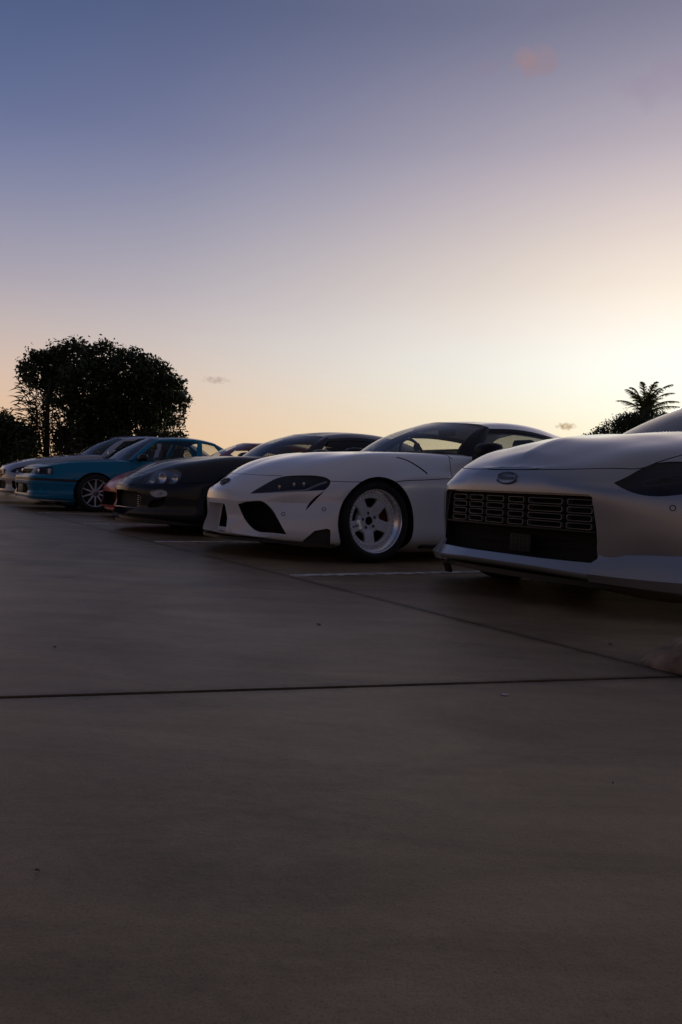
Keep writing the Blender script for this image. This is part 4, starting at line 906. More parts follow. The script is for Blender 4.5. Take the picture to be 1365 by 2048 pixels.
# ------------------------------------------------------------------ teal two-door
def teal_coupe():
    car = empty('parked_car', SPOT['T'], CAR_ROT); tag(car, 'boxy teal coupe with rectangular headlights and thin ten-spoke wheels', 'car', 'cars parked in a row')
    B = Body(T_CTRL, 7, 5, bu=(2,), bv=(3, 5, 6, 7)); hd = (.93, .36, .1)
    B.cut(cyl_cut((.04, .29), .335, .54, 1.3), 'void'); B.cut(cyl_cut((-2.6, .29), .335, .56, 1.3), 'void')
    head = [(.93, .44, .548), (.88, .44, .648), (.80, .62, .658), (.645, .775, .668), (.662, .812, .552), (.90, .68, .545)]
    B.cut(prism(head, hd, .3, .06), 'lamp_inner')
    B.cut(prism([(.93, -.40, .555), (.9, -.40, .64), (.9, .40, .64), (.93, .40, .555)], (1, 0, .2), .2, .06), 'void', False)
    B.cut(prism([(1, -.45, .25), (1, -.48, .40), (1, .48, .40), (1, .45, .25)], (1, 0, 0), .2, .08), 'void', False)
    for z, w in ((.475, .040), (.40, .006), (.255, .006)):
        B.groove([(.985, 0, z), (.985, .40, z), (.94, .69, z), (.865, .765, z), (.78, .81, z), (.41, .845, z), (.30, .846, z)], w, .006, True, 5, 'trim')
    B.groove([(-.25, .846, .475), (-.6, .846, .475), (-1.3, .846, .48), (-2.2, .846, .485), (-2.35, .846, .485)], .040, .006, True, 5, 'trim')
    h_ = [(-.42, .75, .84), (0, .765, .802), (.40, .765, .77), (.64, .735, .715), (.80, .62, .672), (.855, .42, .668), (.866, 0, .668)]
    B.groove(h_ + [(a, -b, c) for a, b, c in h_[-2::-1]], .006, both=False)
    B.groove([(-.53, .80, .835), (-.53, .842, .7), (-.53, .845, .5), (-.50, .842, .2)], .006); B.groove([(-1.75, .80, .87), (-1.75, .843, .7), (-1.72, .845, .5), (-1.68, .842, .2)], .006)
    B.finish(car, 'paint_teal', {'hood': ((.2, 0, .80), 'paint_teal'), 'door': ((-1.2, .843, .6), 'paint_teal'), 'front_bumper': ((.95, .5, .44), 'paint_teal')})
    for o in B.lens('headlight', head, hd, 'lens', car):
        sg = 1 if sum(v.co.y for v in o.data.vertices) > 0 else -1; t = MB(); t.box((.83, sg * .55, .60), (.03, .20, .075), Matrix.Rotation(R(-18 * sg), 3, 'Z'), .012); t.build('reflector', 'chrome', o)
        t = MB(); t.box((.71, sg * .745, .605), (.03, .085, .08), Matrix.Rotation(R(-45 * sg), 3, 'Z'), .01); t.build('corner_reflector', 'white_plastic', o)
    for k in range(3):
        s_ = MB(); s_.box((.885, 0, .575 + .024 * k), (.02, .78, .006)); s_.build('grille_slat', 'trim', car)
    pl = MB(); pl.box((.992, 0, .325), (.008, .37, .13), None, .003); pl.build('number_plate', 'plate_dark', car)
    under(car, [(.40, .80), (.60, .79), (.78, .76), (.93, .60), (.985, .35), (.995, 0)], .150, .195, 'paint_grey', 'front_lip')
    hide_chassis(car, .16)
    greenhouse(car, dict(cowl=[(-.38, 0, .875), (-.40, .32, .872), (-.44, .58, .862), (-.50, .72, .85)], head=[(-.94, 0, 1.262), (-.95, .22, 1.260), (-.97, .42, 1.250), (-1.0, .56, 1.230)],
        belt=[(-.56, .775, .845), (-1.2, .785, .865), (-1.8, .785, .875), (-2.35, .77, .895)], rail=[(-1.04, .575, 1.232), (-1.4, .60, 1.272), (-1.8, .60, 1.270), (-2.05, .585, 1.235)],
        crown=[(-.98, 0, 1.272), (-1.4, 0, 1.312), (-1.8, 0, 1.312), (-2.08, 0, 1.28)], rear=[(-2.62, 0, .95), (-2.61, .28, .945), (-2.58, .50, .94), (-2.52, .66, .93)],
        paint='paint_teal', pillar='paint_teal', ws='glass_screen', sw='glass_clear', rw='glass_clear', bulge=.022, side=[('side_window', 0.0, 0.0, .56, .60, .02, .92), ('pillar', .56, .60, .62, .66, 0, .92), ('side_window', .62, .66, .93, .95, .06, .90), ('pillar', 0, 0, 1, 1, .92, 1.0), ('pillar', .93, .95, 1, 1, 0, .92)]))
    sail(car, (-2.35, .77, .895), (-2.05, .585, 1.235), (-2.52, .68, .93), (-2.7, .72, .92), 'paint_teal')
    cabin(car, [-1.35], .87, .74, True, -1, True, 1.02, -.75)
    side_mirror(car, (-.66, .90, .905), (.12, .19, .12), 'trim', (-.66, .775, .87))
    wheels(car, 'ten', .305, .222, .23, (.03, -2.6), (.735, .735), R(1.5), 0)
    rear_lamps(car, -3.46, .55, .72, .35, .12)
    return car
mat('plate_dark', (.10, .10, .095), .5)

# ------------------------------------------------------------------ red coupe, mostly hidden
def red_coupe():
    car = empty('parked_car', SPOT['R'], CAR_ROT); tag(car, 'low red coupe mostly hidden between the dark grey and teal cars', 'car', 'cars parked in a row')
    B = Body(R_CTRL, 6, 6)
    B.cut(cyl_cut((0, .30), .335, .55, 1.3), 'void'); B.cut(cyl_cut((-2.42, .30), .335, .58, 1.3), 'void')
    B.cut(prism([(.9, -.30, .175), (.9, -.34, .345), (.9, -.28, .365), (.9, .28, .365), (.9, .34, .345), (.9, .30, .175)], (1, 0, 0), .2, .12, .92), 'void', False)
    B.cut(prism([(.86, .43, .20), (.86, .42, .33), (.74, .66, .32), (.74, .66, .20)], (.85, .5, 0), .2, .06, .9), 'void')
    head = [(.80, .46, .50), (.70, .50, .575), (.60, .66, .59), (.62, .74, .53), (.70, .68, .49)]
    B.cut(prism(head, (.7, .5, .5), .2, .04), 'lamp_inner')
    for y in (.20, .34): B.cut(prism([(.70, y + u, .60 + v) for u, v in ell((0, 0), .035, .012, 12)], (.5, 0, .85), .08, .03), 'void')
    h_ = [(-.5, .70, .80), (0, .68, .75), (.3, .62, .695), (.55, .48, .635), (.70, .35, .59), (.775, .15, .570), (.78, 0, .568)]
    B.groove(h_ + [(a, -b, c) for a, b, c in h_[-2::-1]], .006, both=False)
    B.finish(car, 'paint_red', {'hood': ((.3, 0, .70), 'paint_red')})
    B.lens('headlight', head, (.7, .5, .5), 'lens', car)
    for k in range(6):
        s_ = MB(); s_.box((.84, 0, .195 + k * .026), (.02, .54, .006)); s_.build('grille_slat', 'alloy_dark', car)
    under(car, [(.35, .80), (.46, .79), (.70, .70), (.87, .48), (.95, .22), (.96, 0)], .118, .150, 'paint_red', 'front_lip'); hide_chassis(car)
    greenhouse(car, dict(cowl=[(-.36, 0, .80), (-.40, .32, .797), (-.52, .56, .785), (-.70, .68, .775)], head=[(-1.00, 0, 1.172), (-1.02, .20, 1.168), (-1.06, .36, 1.155), (-1.12, .47, 1.138)],
        belt=[(-.80, .76, .775), (-1.3, .77, .80), (-1.7, .77, .82), (-2.1, .74, .85)], rail=[(-1.18, .51, 1.132), (-1.5, .54, 1.150), (-1.8, .535, 1.130), (-2.1, .49, 1.075)],
        crown=[(-1.05, 0, 1.180), (-1.45, 0, 1.205), (-1.8, 0, 1.195), (-2.1, 0, 1.145)], rear=[(-2.75, 0, .88), (-2.72, .28, .875), (-2.66, .48, .865), (-2.55, .62, .855)],
        paint='paint_red', pillar='paint_red', ws='glass_clear', sw='glass_clear', rw='glass_clear', side=[('side_window', 0, 0, .85, .8, .02, .9), ('pillar', 0, 0, 1, 1, .9, 1.0), ('pillar', .85, .8, 1, 1, 0, .9)]))
    sail(car, (-2.1, .74, .85), (-2.1, .49, 1.075), (-2.55, .63, .855), (-2.7, .66, .85), 'paint_red')
    cabin(car, [-1.7], .80, .70, True, -1, True, .93, -.75); side_mirror(car, (-.78, .90, .85), (.14, .18, .12), 'paint_red', (-.84, .76, .79))
    wheels(car, 'five', .305, .22, .23, (0, -2.42), (.735, .745), R(1), 0); rear_lamps(car, -3.26, .5, .66, .3, .1)
    return car
mat('alloy_dark', (.12, .12, .125), .4, .8)

# ------------------------------------------------------------------ pale grey sedan, farthest
def grey_sedan():
    car = empty('parked_car', SPOT['G'], CAR_ROT); tag(car, 'pale grey sedan at the far left end of the row', 'car', 'cars parked in a row')
    B = Body(G_CTRL, 6, 6)
    B.cut(cyl_cut((0, .33), .365, .56, 1.3), 'void'); B.cut(cyl_cut((-2.8, .33), .365, .58, 1.3), 'void')
    head = [(.893, .555, .583), (.80, .615, .65), (.70, .68, .680), (.61, .75, .690), (.63, .79, .640), (.719, .775, .572), (.852, .643, .558)]; hd = (.75, .6, .25)
    B.cut(prism(head, hd, .2, .06), 'lamp_inner')
    B.cut(prism([(.98, -.42, .53), (.98, -.37, .625), (.98, .37, .625), (.98, .42, .53), (.98, .30, .47), (.98, -.30, .47)], (1, 0, .15), .2, .07), 'void', False)
    B.cut(prism([(1, -.50, .26), (1, -.46, .41), (1, .46, .41), (1, .50, .26)], (1, 0, 0), .2, .10), 'void', False)
    B.cut(prism([(.876, .641, .402), (.814, .720, .431), (.773, .755, .409), (.765, .769, .265), (.822, .718, .257), (.868, .656, .303)], (.8, .6, 0), .2, .06), 'void')
    h_ = [(-.5, .72, .93), (0, .72, .89), (.30, .70, .845), (.56, .60, .78), (.75, .45, .73), (.84, .2, .715), (.85, 0, .714)]
    B.groove(h_ + [(a, -b, c) for a, b, c in h_[-2::-1]], .006, both=False)
    B.groove([(-.62, .80, .93), (-.62, .87, .8), (-.62, .88, .5), (-.6, .88, .25)], .006); B.groove([(-1.7, .80, .95), (-1.7, .87, .8), (-1.7, .87, .5), (-1.66, .87, .25)], .006)
    B.finish(car, 'paint_grey', {'hood': ((.2, 0, .88), 'paint_grey'), 'door': ((-1.2, .87, .6), 'paint_grey')})
    for o in B.lens('headlight', head, hd, 'lens', car):
        sg = 1 if sum(v.co.y for v in o.data.vertices) > 0 else -1
        for p, r_ in (((.80, .65, .605), .03), ((.71, .715, .63), .028)):
            q, n = B.snap(p); q = q - n * .035; lamp_pod('projector', (q.x, sg * q.y, q.z), (.85, .5 * sg, 0), r_, o, 'chrome', .03)
    gf = MB(); gf.tube([(.985, .40, .54), (.975, .36, .615), (.985, -.36, .615), (.99, -.40, .54)], .012, 6); gf.build('grille_frame', 'chrome', car)
    for k in range(4):
        s_ = MB(); s_.box((.95, 0, .50 + k * .03), (.02, .70, .008)); s_.build('grille_slat', 'chrome_dark', car)
    under(car, [(.40, .84), (.50, .83), (.72, .74), (.90, .52), (.985, .25), (.995, 0)], .165, .205, 'paint_grey', 'front_lip'); hide_chassis(car, .18)
    greenhouse(car, dict(cowl=[(-.42, 0, .975), (-.45, .32, .972), (-.54, .58, .96), (-.66, .72, .945)], head=[(-1.06, 0, 1.375), (-1.07, .20, 1.372), (-1.10, .38, 1.355), (-1.15, .52, 1.33)],
        belt=[(-.72, .80, .935), (-1.4, .81, .955), (-2.1, .81, .975), (-2.8, .78, 1.0)], rail=[(-1.20, .56, 1.325), (-1.6, .60, 1.375), (-2.1, .60, 1.37), (-2.6, .55, 1.29)],
        crown=[(-1.10, 0, 1.385), (-1.5, 0, 1.438), (-2.1, 0, 1.445), (-2.6, 0, 1.37)], rear=[(-3.2, 0, 1.06), (-3.18, .28, 1.055), (-3.12, .52, 1.04), (-3.0, .68, 1.02)],
        paint='paint_grey', pillar='paint_grey', ws='glass_screen', sw='glass_tint', rw='glass_mid', side=[('side_window', 0, 0, .46, .48, .02, .9), ('pillar', .46, .48, .52, .53, 0, .9), ('side_window', .52, .53, .92, .85, .02, .9), ('pillar', 0, 0, 1, 1, .9, 1.0), ('pillar', .92, .85, 1, 1, 0, .9)]))
    sail(car, (-2.8, .78, 1.0), (-2.6, .55, 1.29), (-3.0, .70, 1.02), (-3.2, .74, 1.01), 'paint_grey')
    cabin(car, [-1.5, -2.3], .96, .76, True, -1, True, 1.16, -.85); side_mirror(car, (-.80, .97, 1.015), (.15, .22, .14), 'paint_grey', (-.86, .80, .955))
    wheels(car, 'five', .335, .24, .24, (0, -2.8), (.765, .765), R(.5), 0); rear_lamps(car, -3.7, .62, .84, .35, .12)
    return car
white_coupe(); silver_coupe(); graphite_coupe(); teal_coupe(); red_coupe(); grey_sedan()
# ------------------------------------------------------------------ ground, slabs, painted lines
JOINT_A = Vector((-.308, 4.557, 0)); JB0, JB1 = Vector((-.786, 1.777, 0)), Vector((.985, 2.335, 0))
def concrete_mat():
    mt = bpy.data.materials.new('concrete'); mt.use_nodes = True; nt = mt.node_tree; p = nt.nodes['Principled BSDF']; N = nt.nodes.new; L = nt.links.new
    g = N('ShaderNodeNewGeometry'); pos = g.outputs['Position']
    def noise(sc, det=6, rough=.6, stretch=None, dist=0):
        n = N('ShaderNodeTexNoise'); n.inputs['Scale'].default_value = sc; n.inputs['Detail'].default_value = det; n.inputs['Roughness'].default_value = rough; n.inputs['Distortion'].default_value = dist
        if stretch:
            m_ = N('ShaderNodeMapping'); m_.inputs['Rotation'].default_value = (0, 0, stretch[0]); m_.inputs['Scale'].default_value = stretch[1]; L(pos, m_.inputs['Vector']); L(m_.outputs[0], n.inputs['Vector'])
        else: L(pos, n.inputs['Vector'])
        return n.outputs[0]
    def ramp(f, a, b, ca, cb):
        r = N('ShaderNodeValToRGB'); e = r.color_ramp.elements; e[0].position = a; e[1].position = b; e[0].color = (ca, ca, ca, 1) if isinstance(ca, float) else (*ca, 1); e[1].color = (cb, cb, cb, 1) if isinstance(cb, float) else (*cb, 1); L(f, r.inputs[0]); return r.outputs[0]
    def mul(a, b):
        m_ = N('ShaderNodeMix'); m_.data_type = 'RGBA'; m_.blend_type = 'MULTIPLY'; m_.inputs[0].default_value = 1; L(a, m_.inputs[6]); L(b, m_.inputs[7]); return m_.outputs[2]
    def mth(op, a, b=None, clamp=False):
        n = N('ShaderNodeMath'); n.operation = op; n.use_clamp = clamp
        for i, v in enumerate((a, b)):
            if v is None: continue
            if isinstance(v, (int, float)): n.inputs[i].default_value = v
            else: L(v, n.inputs[i])
        return n.outputs[0]
    col = ramp(noise(.9, 7, .65), .30, .72, (.250, .172, .092), (.385, .272, .150))
    col = mul(col, ramp(noise(2.6, 8, .7, (R(17), (.5, 1.6, 1)), .6), .30, .60, .55, 1.0))      # trowel and tyre streaks
    col = mul(col, ramp(noise(.55, 5, .6, None, 1.2), .52, .66, 1.0, .62))                      # broad damp stains
    col = mul(col, ramp(noise(38, 5, .7), .25, .6, .80, 1.0))                                   # sand grain
    col = mul(col, ramp(noise(6.5, 3, .5), .70, .76, 1.0, .62))                                 # small dark spots
    col = mul(col, ramp(noise(240, 3, .8), .34, .50, .62, 1.0))                                 # grit
    # dirt that has gathered along the two joints
    sep = N('ShaderNodeSeparateXYZ'); L(pos, sep.inputs[0])
    def dist_to(P, d, wid):
        nx, ny = -d.y, d.x; q = mth('ADD', mth('MULTIPLY', sep.outputs[0], nx), mth('MULTIPLY', sep.outputs[1], ny)); q = mth('ABSOLUTE', mth('SUBTRACT', q, P.x * nx + P.y * ny))
        return mth('DIVIDE', q, wid)
    nz = noise(4.0, 6, .7)
    for P, d, wid in ((JB0, (JB1 - JB0).normalized(), .05), (JOINT_A, L_DIR, .05)):
        q = mth('ADD', dist_to(P, d, wid), mth('MULTIPLY', mth('SUBTRACT', nz, .5), 1.8)); col = mul(col, ramp(q, .1, 1.0, .38, 1.0))
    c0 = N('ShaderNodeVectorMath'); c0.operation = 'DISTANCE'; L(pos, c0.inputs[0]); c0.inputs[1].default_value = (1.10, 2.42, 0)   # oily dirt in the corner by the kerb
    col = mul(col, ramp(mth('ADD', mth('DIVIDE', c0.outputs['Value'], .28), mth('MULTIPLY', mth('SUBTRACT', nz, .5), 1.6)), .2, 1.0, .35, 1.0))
    L(col, p.inputs['Base Color'])
    rg = N('ShaderNodeMapRange'); rg.inputs[3].default_value = .38; rg.inputs[4].default_value = .58; L(noise(3.0, 5), rg.inputs[0]); L(rg.outputs[0], p.inputs['Roughness'])
    p.inputs['Specular IOR Level'].default_value = .40; p.inputs['Specular Tint'].default_value = (1, .86, .70, 1)
    b = N('ShaderNodeBump'); b.inputs['Strength'].default_value = .35; b.inputs['Distance'].default_value = .004; L(noise(60, 8, .75), b.inputs['Height'])
    b2 = N('ShaderNodeBump'); b2.inputs['Strength'].default_value = .4; b2.inputs['Distance'].default_value = .012; L(noise(4.5, 5, .6), b2.inputs['Height']); L(b.outputs[0], b2.inputs['Normal']); L(b2.outputs[0], p.inputs['Normal'])
    MATS['concrete'] = mt
def paint_line_mat():
    mt = bpy.data.materials.new('line_paint'); mt.use_nodes = True; nt = mt.node_tree; p = nt.nodes['Principled BSDF']; N = nt.nodes.new; L = nt.links.new
    g = N('ShaderNodeNewGeometry'); n = N('ShaderNodeTexNoise'); n.inputs['Scale'].default_value = 14; n.inputs['Detail'].default_value = 8; L(g.outputs['Position'], n.inputs['Vector'])
    r = N('ShaderNodeValToRGB'); e = r.color_ramp.elements; e[0].position = .38; e[0].color = (.27, .235, .20, 1); e[1].position = .60; e[1].color = (.72, .70, .66, 1); L(n.outputs[0], r.inputs[0]); L(r.outputs[0], p.inputs['Base Color']); p.inputs['Roughness'].default_value = .6
    MATS['line_paint'] = mt
concrete_mat(); paint_line_mat()
mat('joint_filler', (.022, .019, .017), .9, bump=(80, .5)); mat('soil', (.10, .075, .05), .95, noise=(1.5, .35), bump=(6, .6))
gr_ = obj('ground', [(-900, -60, -.03), (900, -60, -.03), (900, 1800, -.03), (-900, 1800, -.03)], [(0, 1, 2, 3)], 'soil', None, False); tag(gr_, kind='structure')
yard = empty('pavement'); tag(yard, kind='structure')
def clip_poly(poly, P, nrm):
    out = []
    for i in range(len(poly)):
        a, b = poly[i - 1], poly[i]; da, db = (a - P).dot(nrm), (b - P).dot(nrm)
        if (da >= 0) != (db >= 0): out.append(a + (b - a) * (da / (da - db)))
        if db >= 0: out.append(b)
    return out
def slab(name, planes, wob=None):
    poly = [Vector(p) for p in ((-40, -12, 0), (40, -12, 0), (40, 45, 0), (-40, 45, 0))]
    for P, nrm in planes: poly = clip_poly(poly, P + nrm * (.005 if P is JOINT_A else .011), nrm)
    n = len(poly); c = sum(poly, Vector()) / n; bev = .0008
    inner = []
    for i in range(n):                              # small chamfer along the edge
        p = poly[i]; inner.append(p + (c - p).normalized() * bev * 1.5)
    V = [p + Vector((0, 0, -.05)) for p in poly] + [p + Vector((0, 0, -.004)) for p in poly] + inner
    F = [tuple(range(2 * n, 3 * n))] + [(k * n + i, k * n + (i + 1) % n, (k + 1) * n + (i + 1) % n, (k + 1) * n + i) for k in (0, 1) for i in range(n)]
    return obj(name, *fix_normals(V, F), 'concrete', yard, False)
nA = -N_DIR; dB = (JB1 - JB0).normalized(); nB = Vector((-dB.y, dB.x, 0))
slab('concrete_slab', [(JOINT_A, nA)]); slab('concrete_slab', [(JOINT_A, -nA), (JB0, nB)]); slab('concrete_slab', [(JOINT_A, -nA), (JB0, -nB)])
bed = obj('joint_bed', [(-40, -12, -.010), (40, -12, -.010), (40, 45, -.010), (-40, 45, -.010)], [(0, 1, 2, 3)], 'joint_filler', yard, False)
for k in range(0, 6):                               # bay lines
    a = JOINT_A - L_DIR * (2.47 * k) - N_DIR * .04; d = -N_DIR; s_ = L_DIR * .042; b = a + d * 5.2
    V = [a - s_, a + s_, b + s_, b - s_]; V = [Vector((v.x, v.y, .004)) for v in V] + [Vector((v.x, v.y, .0005)) for v in V]
    o = obj('painted_line', *fix_normals(V, [(0, 1, 2, 3), (7, 6, 5, 4), (0, 4, 5, 1), (1, 5, 6, 2), (2, 6, 7, 3), (3, 7, 4, 0)]), 'line_paint', yard, False)
# broken end of a concrete kerb, lower right
def kerb():
    rnd = random.Random(3); n = 14; m_ = 22; V = []; F = []
    pth = curve([(1.045, 2.545, 0), (1.16, 2.52, 0), (1.45, 2.40, 0), (1.9, 2.12, 0), (2.6, 1.55, 0)], 6)
    for i, p in enumerate(pth):
        u = min(1, i / 7); t = (pth[min(i + 1, len(pth) - 1)] - pth[max(i - 1, 0)]).normalized(); sd = Vector((-t.y, t.x, 0)); w = .045 + .10 * u ** .6; h = .018 + .105 * u ** .8
        for j in range(n):
            a = math.pi * j / (n - 1); x = math.cos(a); z = abs(math.sin(a)) ** .55
            q = p + sd * (x * w * (1 - .18 * z)) + Vector((0, 0, h * z - .012)); f = .010 * (1 if 0 < j < n - 1 else .4)
            V.append(q + Vector((rnd.uniform(-f, f), rnd.uniform(-f, f), rnd.uniform(-f, f) * .7)))
    for i in range(len(pth) - 1):
        for j in range(n - 1): F.append((i * n + j, i * n + j + 1, (i + 1) * n + j + 1, (i + 1) * n + j))
    F.append(tuple(range(n))); F.append(tuple((len(pth) - 1) * n + j for j in range(n - 1, -1, -1)))
    o = obj('broken_kerb', *fix_normals(V, F), 'kerb_stone', None, True, 60); tag(o, 'weathered broken end of a concrete kerb beside the pavement joint', 'kerb')
    md = o.modifiers.new('sub', 'SUBSURF'); md.levels = 2; md.render_levels = 2
mat('kerb_stone', (.22, .165, .11), .9, noise=(14, .55), bump=(26, 1.0)); kerb()
def gpt(px, py):
    d = pix_dir(px, py); t = -CAM_H / d.z; return Vector((d.x * t, d.y * t, 0))
mat('dry_leaf', (.035, .024, .016), .8, noise=(60, .4)); mat('paper', (.55, .55, .55), .7)
def leaf_scrap(px, py, L_, W_, m, seed, name, label, cat, group=None):
    rnd = random.Random(seed); c = gpt(px, py); a = rnd.uniform(0, 6.3); V = []; F = []; k = 7
    for i in range(k):
        u = i / (k - 1); w = W_ * math.sin(math.pi * (.06 + .88 * u)) ; z = .0015 + .0012 * math.sin(3.0 * u + seed)
        for s_ in (-1, 0, 1): V.append(Vector(((u - .5) * L_, s_ * w / 2, z + (.001 if s_ else 0))))
    for i in range(k - 1):
        for j in range(2): F.append((i * 3 + j, i * 3 + j + 1, (i + 1) * 3 + j + 1, (i + 1) * 3 + j))
    rot = Matrix.Rotation(a, 3, 'Z'); o = obj(name, [rot @ v for v in V], F, m, None, True, 0); o.location = c + Vector((0, 0, .001))
    md = o.modifiers.new('thick', 'SOLIDIFY'); md.thickness = .001; tag(o, label, cat, group)
for i, (px, py, s_, lb) in enumerate([(1221, 1290, .036, 'small dark dry leaf on the concrete in front of the silver coupe'), (638, 1250, .036, 'dark dry leaf on the concrete below the white coupe wheel'),
        (110, 1295, .022, 'tiny dark leaf on the concrete near the left edge'), (1226, 1568, .008, 'dark speck of leaf low on the right of the concrete'), (75, 1745, .012, 'dark speck of leaf low on the left of the concrete')]):
    leaf_scrap(px, py, s_ * .55, s_ * .45, 'dry_leaf', i + 1, 'fallen_leaf', lb, 'leaf', 'fallen leaves on the concrete')
leaf_scrap(1010, 1391, .024, .012, 'paper', 40, 'paper_scrap', 'small white scrap of paper on the concrete below the joint', 'litter')
# ------------------------------------------------------------------ trees
def leaf_mat(name, col, tr=.35):
    mt = bpy.data.materials.new(name); mt.use_nodes = True; nt = mt.node_tree; nt.nodes.clear(); N = nt.nodes.new; L = nt.links.new
    o = N('ShaderNodeOutputMaterial'); mx = N('ShaderNodeMixShader'); p = N('ShaderNodeBsdfPrincipled'); t = N('ShaderNodeBsdfTranslucent'); g = N('ShaderNodeNewGeometry')
    r = N('ShaderNodeValToRGB'); e = r.color_ramp.elements; e[0].color = (*[c * .55 for c in col], 1); e[1].color = (*[min(1, c * 1.5) for c in col], 1); L(g.outputs['Random Per Island'], r.inputs[0])
    L(r.outputs[0], p.inputs['Base Color']); p.inputs['Roughness'].default_value = .5; L(r.outputs[0], t.inputs[0]); mx.inputs[0].default_value = tr; L(p.outputs[0], mx.inputs[1]); L(t.outputs[0], mx.inputs[2]); L(mx.outputs[0], o.inputs[0]); MATS[name] = mt
leaf_mat('leaf_dark', (.030, .048, .016), .25); leaf_mat('leaf_bush', (.035, .055, .016), .25); leaf_mat('leaf_palm', (.11, .12, .035), .5); leaf_mat('leaf_strap', (.045, .055, .020), .3)
mat('bark', (.045, .036, .028), .9, noise=(12, .4), bump=(30, .8))
def px_at(px, py, Y):
    d = pix_dir(px, py); t = Y / d.y; return Vector((d.x * t, Y, CAM_H + d.z * t))
def leaves(C, size, rng, droop=.4, aspect=.45, up=None):
    """C: (n,3) leaf bases -> V, F of bent pointed leaves"""
    n = len(C); a = rng.uniform(0, 2 * np.pi, n); el = rng.normal(-droop, .55, n); L_ = size * rng.uniform(.6, 1.35, n)
    d = np.stack([np.cos(a) * np.cos(el), np.sin(a) * np.cos(el), np.sin(el)], 1)
    s_ = np.cross(d, rng.normal(0, 1, (n, 3))); s_ /= np.linalg.norm(s_, axis=1, keepdims=True); nn = np.cross(d, s_)
    w = (L_ * aspect / 2)[:, None]; L_ = L_[:, None]
    P = [C, C + d * L_ * .45 + s_ * w + nn * L_ * .06, C + d * L_ - nn * L_ * .10, C + d * L_ * .45 - s_ * w + nn * L_ * .06]
    V = np.stack(P, 1).reshape(-1, 3); i = np.arange(n) * 4; F = np.stack([i, i + 1, i + 2, i + 3], 1)
    return V, F
def np_mesh(name, V, F, m, parent):
    me = bpy.data.meshes.new(name); me.vertices.add(len(V)); me.vertices.foreach_set('co', V.astype(np.float32).ravel()); k = F.shape[1]
    me.loops.add(F.size); me.loops.foreach_set('vertex_index', F.ravel().astype(np.int32)); me.polygons.add(len(F)); me.polygons.foreach_set('loop_start', np.arange(0, F.size, k, dtype=np.int32)); me.update(); me.validate()
    me.materials.append(MATS[m]); o = bpy.data.objects.new(name, me); COL.objects.link(o); o.parent = parent; return o
def crown_points(lobes, rng, twigs, per, spread, dead=None):
    """leaf bases clustered round twigs that fill the lobes, denser near their skin"""
    vol = np.array([l[1] ** 2.2 for l in lobes]); vol /= vol.sum(); P = []
    for k in range(twigs):
        c, r_, sq = lobes[rng.choice(len(lobes), p=vol)]; v = rng.normal(0, 1, 3); v /= np.linalg.norm(v); q = rng.uniform(.35, 1) ** .45 * rng.choice([1, 1, 1, 1.08])
        P.append(np.array(c) + v * r_ * q * np.array([1, 1, sq]))
    P = np.array(P); T_ = P[rng.integers(0, len(P), twigs * per)] if False else np.repeat(P, per, 0); return T_ + rng.normal(0, spread, T_.shape), P
def branches(base, tips, rng, r0, name, parent, forks):
    mb = MB(); base = Vector(base)
    mb.tube([base, base.lerp(forks[0], .5) + Vector((rng.normal(0, .05), rng.normal(0, .05), 0)), forks[0]], [r0, r0 * .8, r0 * .65], 8)
    for f in forks[1:]: mb.tube([forks[0], forks[0].lerp(f, .5) + Vector((rng.normal(0, .1), rng.normal(0, .1), .08)), f], [r0 * .6, r0 * .42, r0 * .25], 6)
    for t in tips:
        t = Vector(t); f = min(forks, key=lambda q: (q - t).length); mid = f.lerp(t, .55) + Vector((rng.normal(0, .06), rng.normal(0, .06), rng.normal(0, .06))); mb.tube([f, mid, t], [r0 * .2, r0 * .12, r0 * .05], 5)
    return mb.build(name, 'bark', parent)
def big_tree():
    rng = np.random.default_rng(5); Y = 22.0; s = Y / FPX
    px = [(82, 742, 40), (112, 728, 36), (150, 716, 36), (205, 722, 40), (262, 740, 42), (300, 752, 40), (332, 784, 36), (352, 800, 22), (180, 772, 56), (250, 795, 52), (130, 775, 42), (300, 808, 42), (215, 830, 50), (265, 850, 50), (175, 840, 44), (320, 835, 30), (150, 880, 34), (210, 880, 40)]
    t = empty('broadleaf_tree', px_at(185, 957, Y).to_tuple()[:2] + (-.03,)); tag(t, 'large dense broadleaf tree with a domed crown behind the cars at left', 'tree')
    o = np.array(t.location); lobes = [(np.array(px_at(x, y, Y + rng.uniform(-1.0, 1.0))) - o, r_ * s, .9) for x, y, r_ in px]
    C_, P = crown_points(lobes, rng, 2400, 15, .075); V, F = leaves(C_, .125, rng, .45, .5); np_mesh('crown', V, F, 'leaf_dark', t)
    # loose sprays that break the outline
    SP = []
    for (x, y) in [(45, 715), (62, 702), (100, 690), (148, 679), (156, 684), (180, 690), (206, 682), (222, 686), (236, 697), (262, 699), (275, 703), (300, 717), (330, 735), (352, 752), (362, 762), (372, 788), (374, 800), (366, 822), (362, 840), (70, 705), (120, 688), (135, 684), (40, 735), (318, 728), (345, 745)]:
        c = np.array(px_at(x, y, Y + rng.uniform(-.8, .8))) - o; SP.append(c + rng.normal(0, .075, (20, 3)))
    V, F = leaves(np.concatenate(SP), .11, rng, .5, .45); tag(np_mesh('leaf_spray', V, F, 'leaf_dark', t), kind='stuff')
    f = lambda x, y, dy=0: px_at(x, y, Y + dy) - t.location
    tips = [P[i] for i in rng.integers(0, len(P), 70)]
    branches((0, 0, 0), tips, rng, .15, 'trunk', t, [f(190, 880), f(140, 800), f(200, 780), f(260, 800), f(300, 790), f(95, 790)])
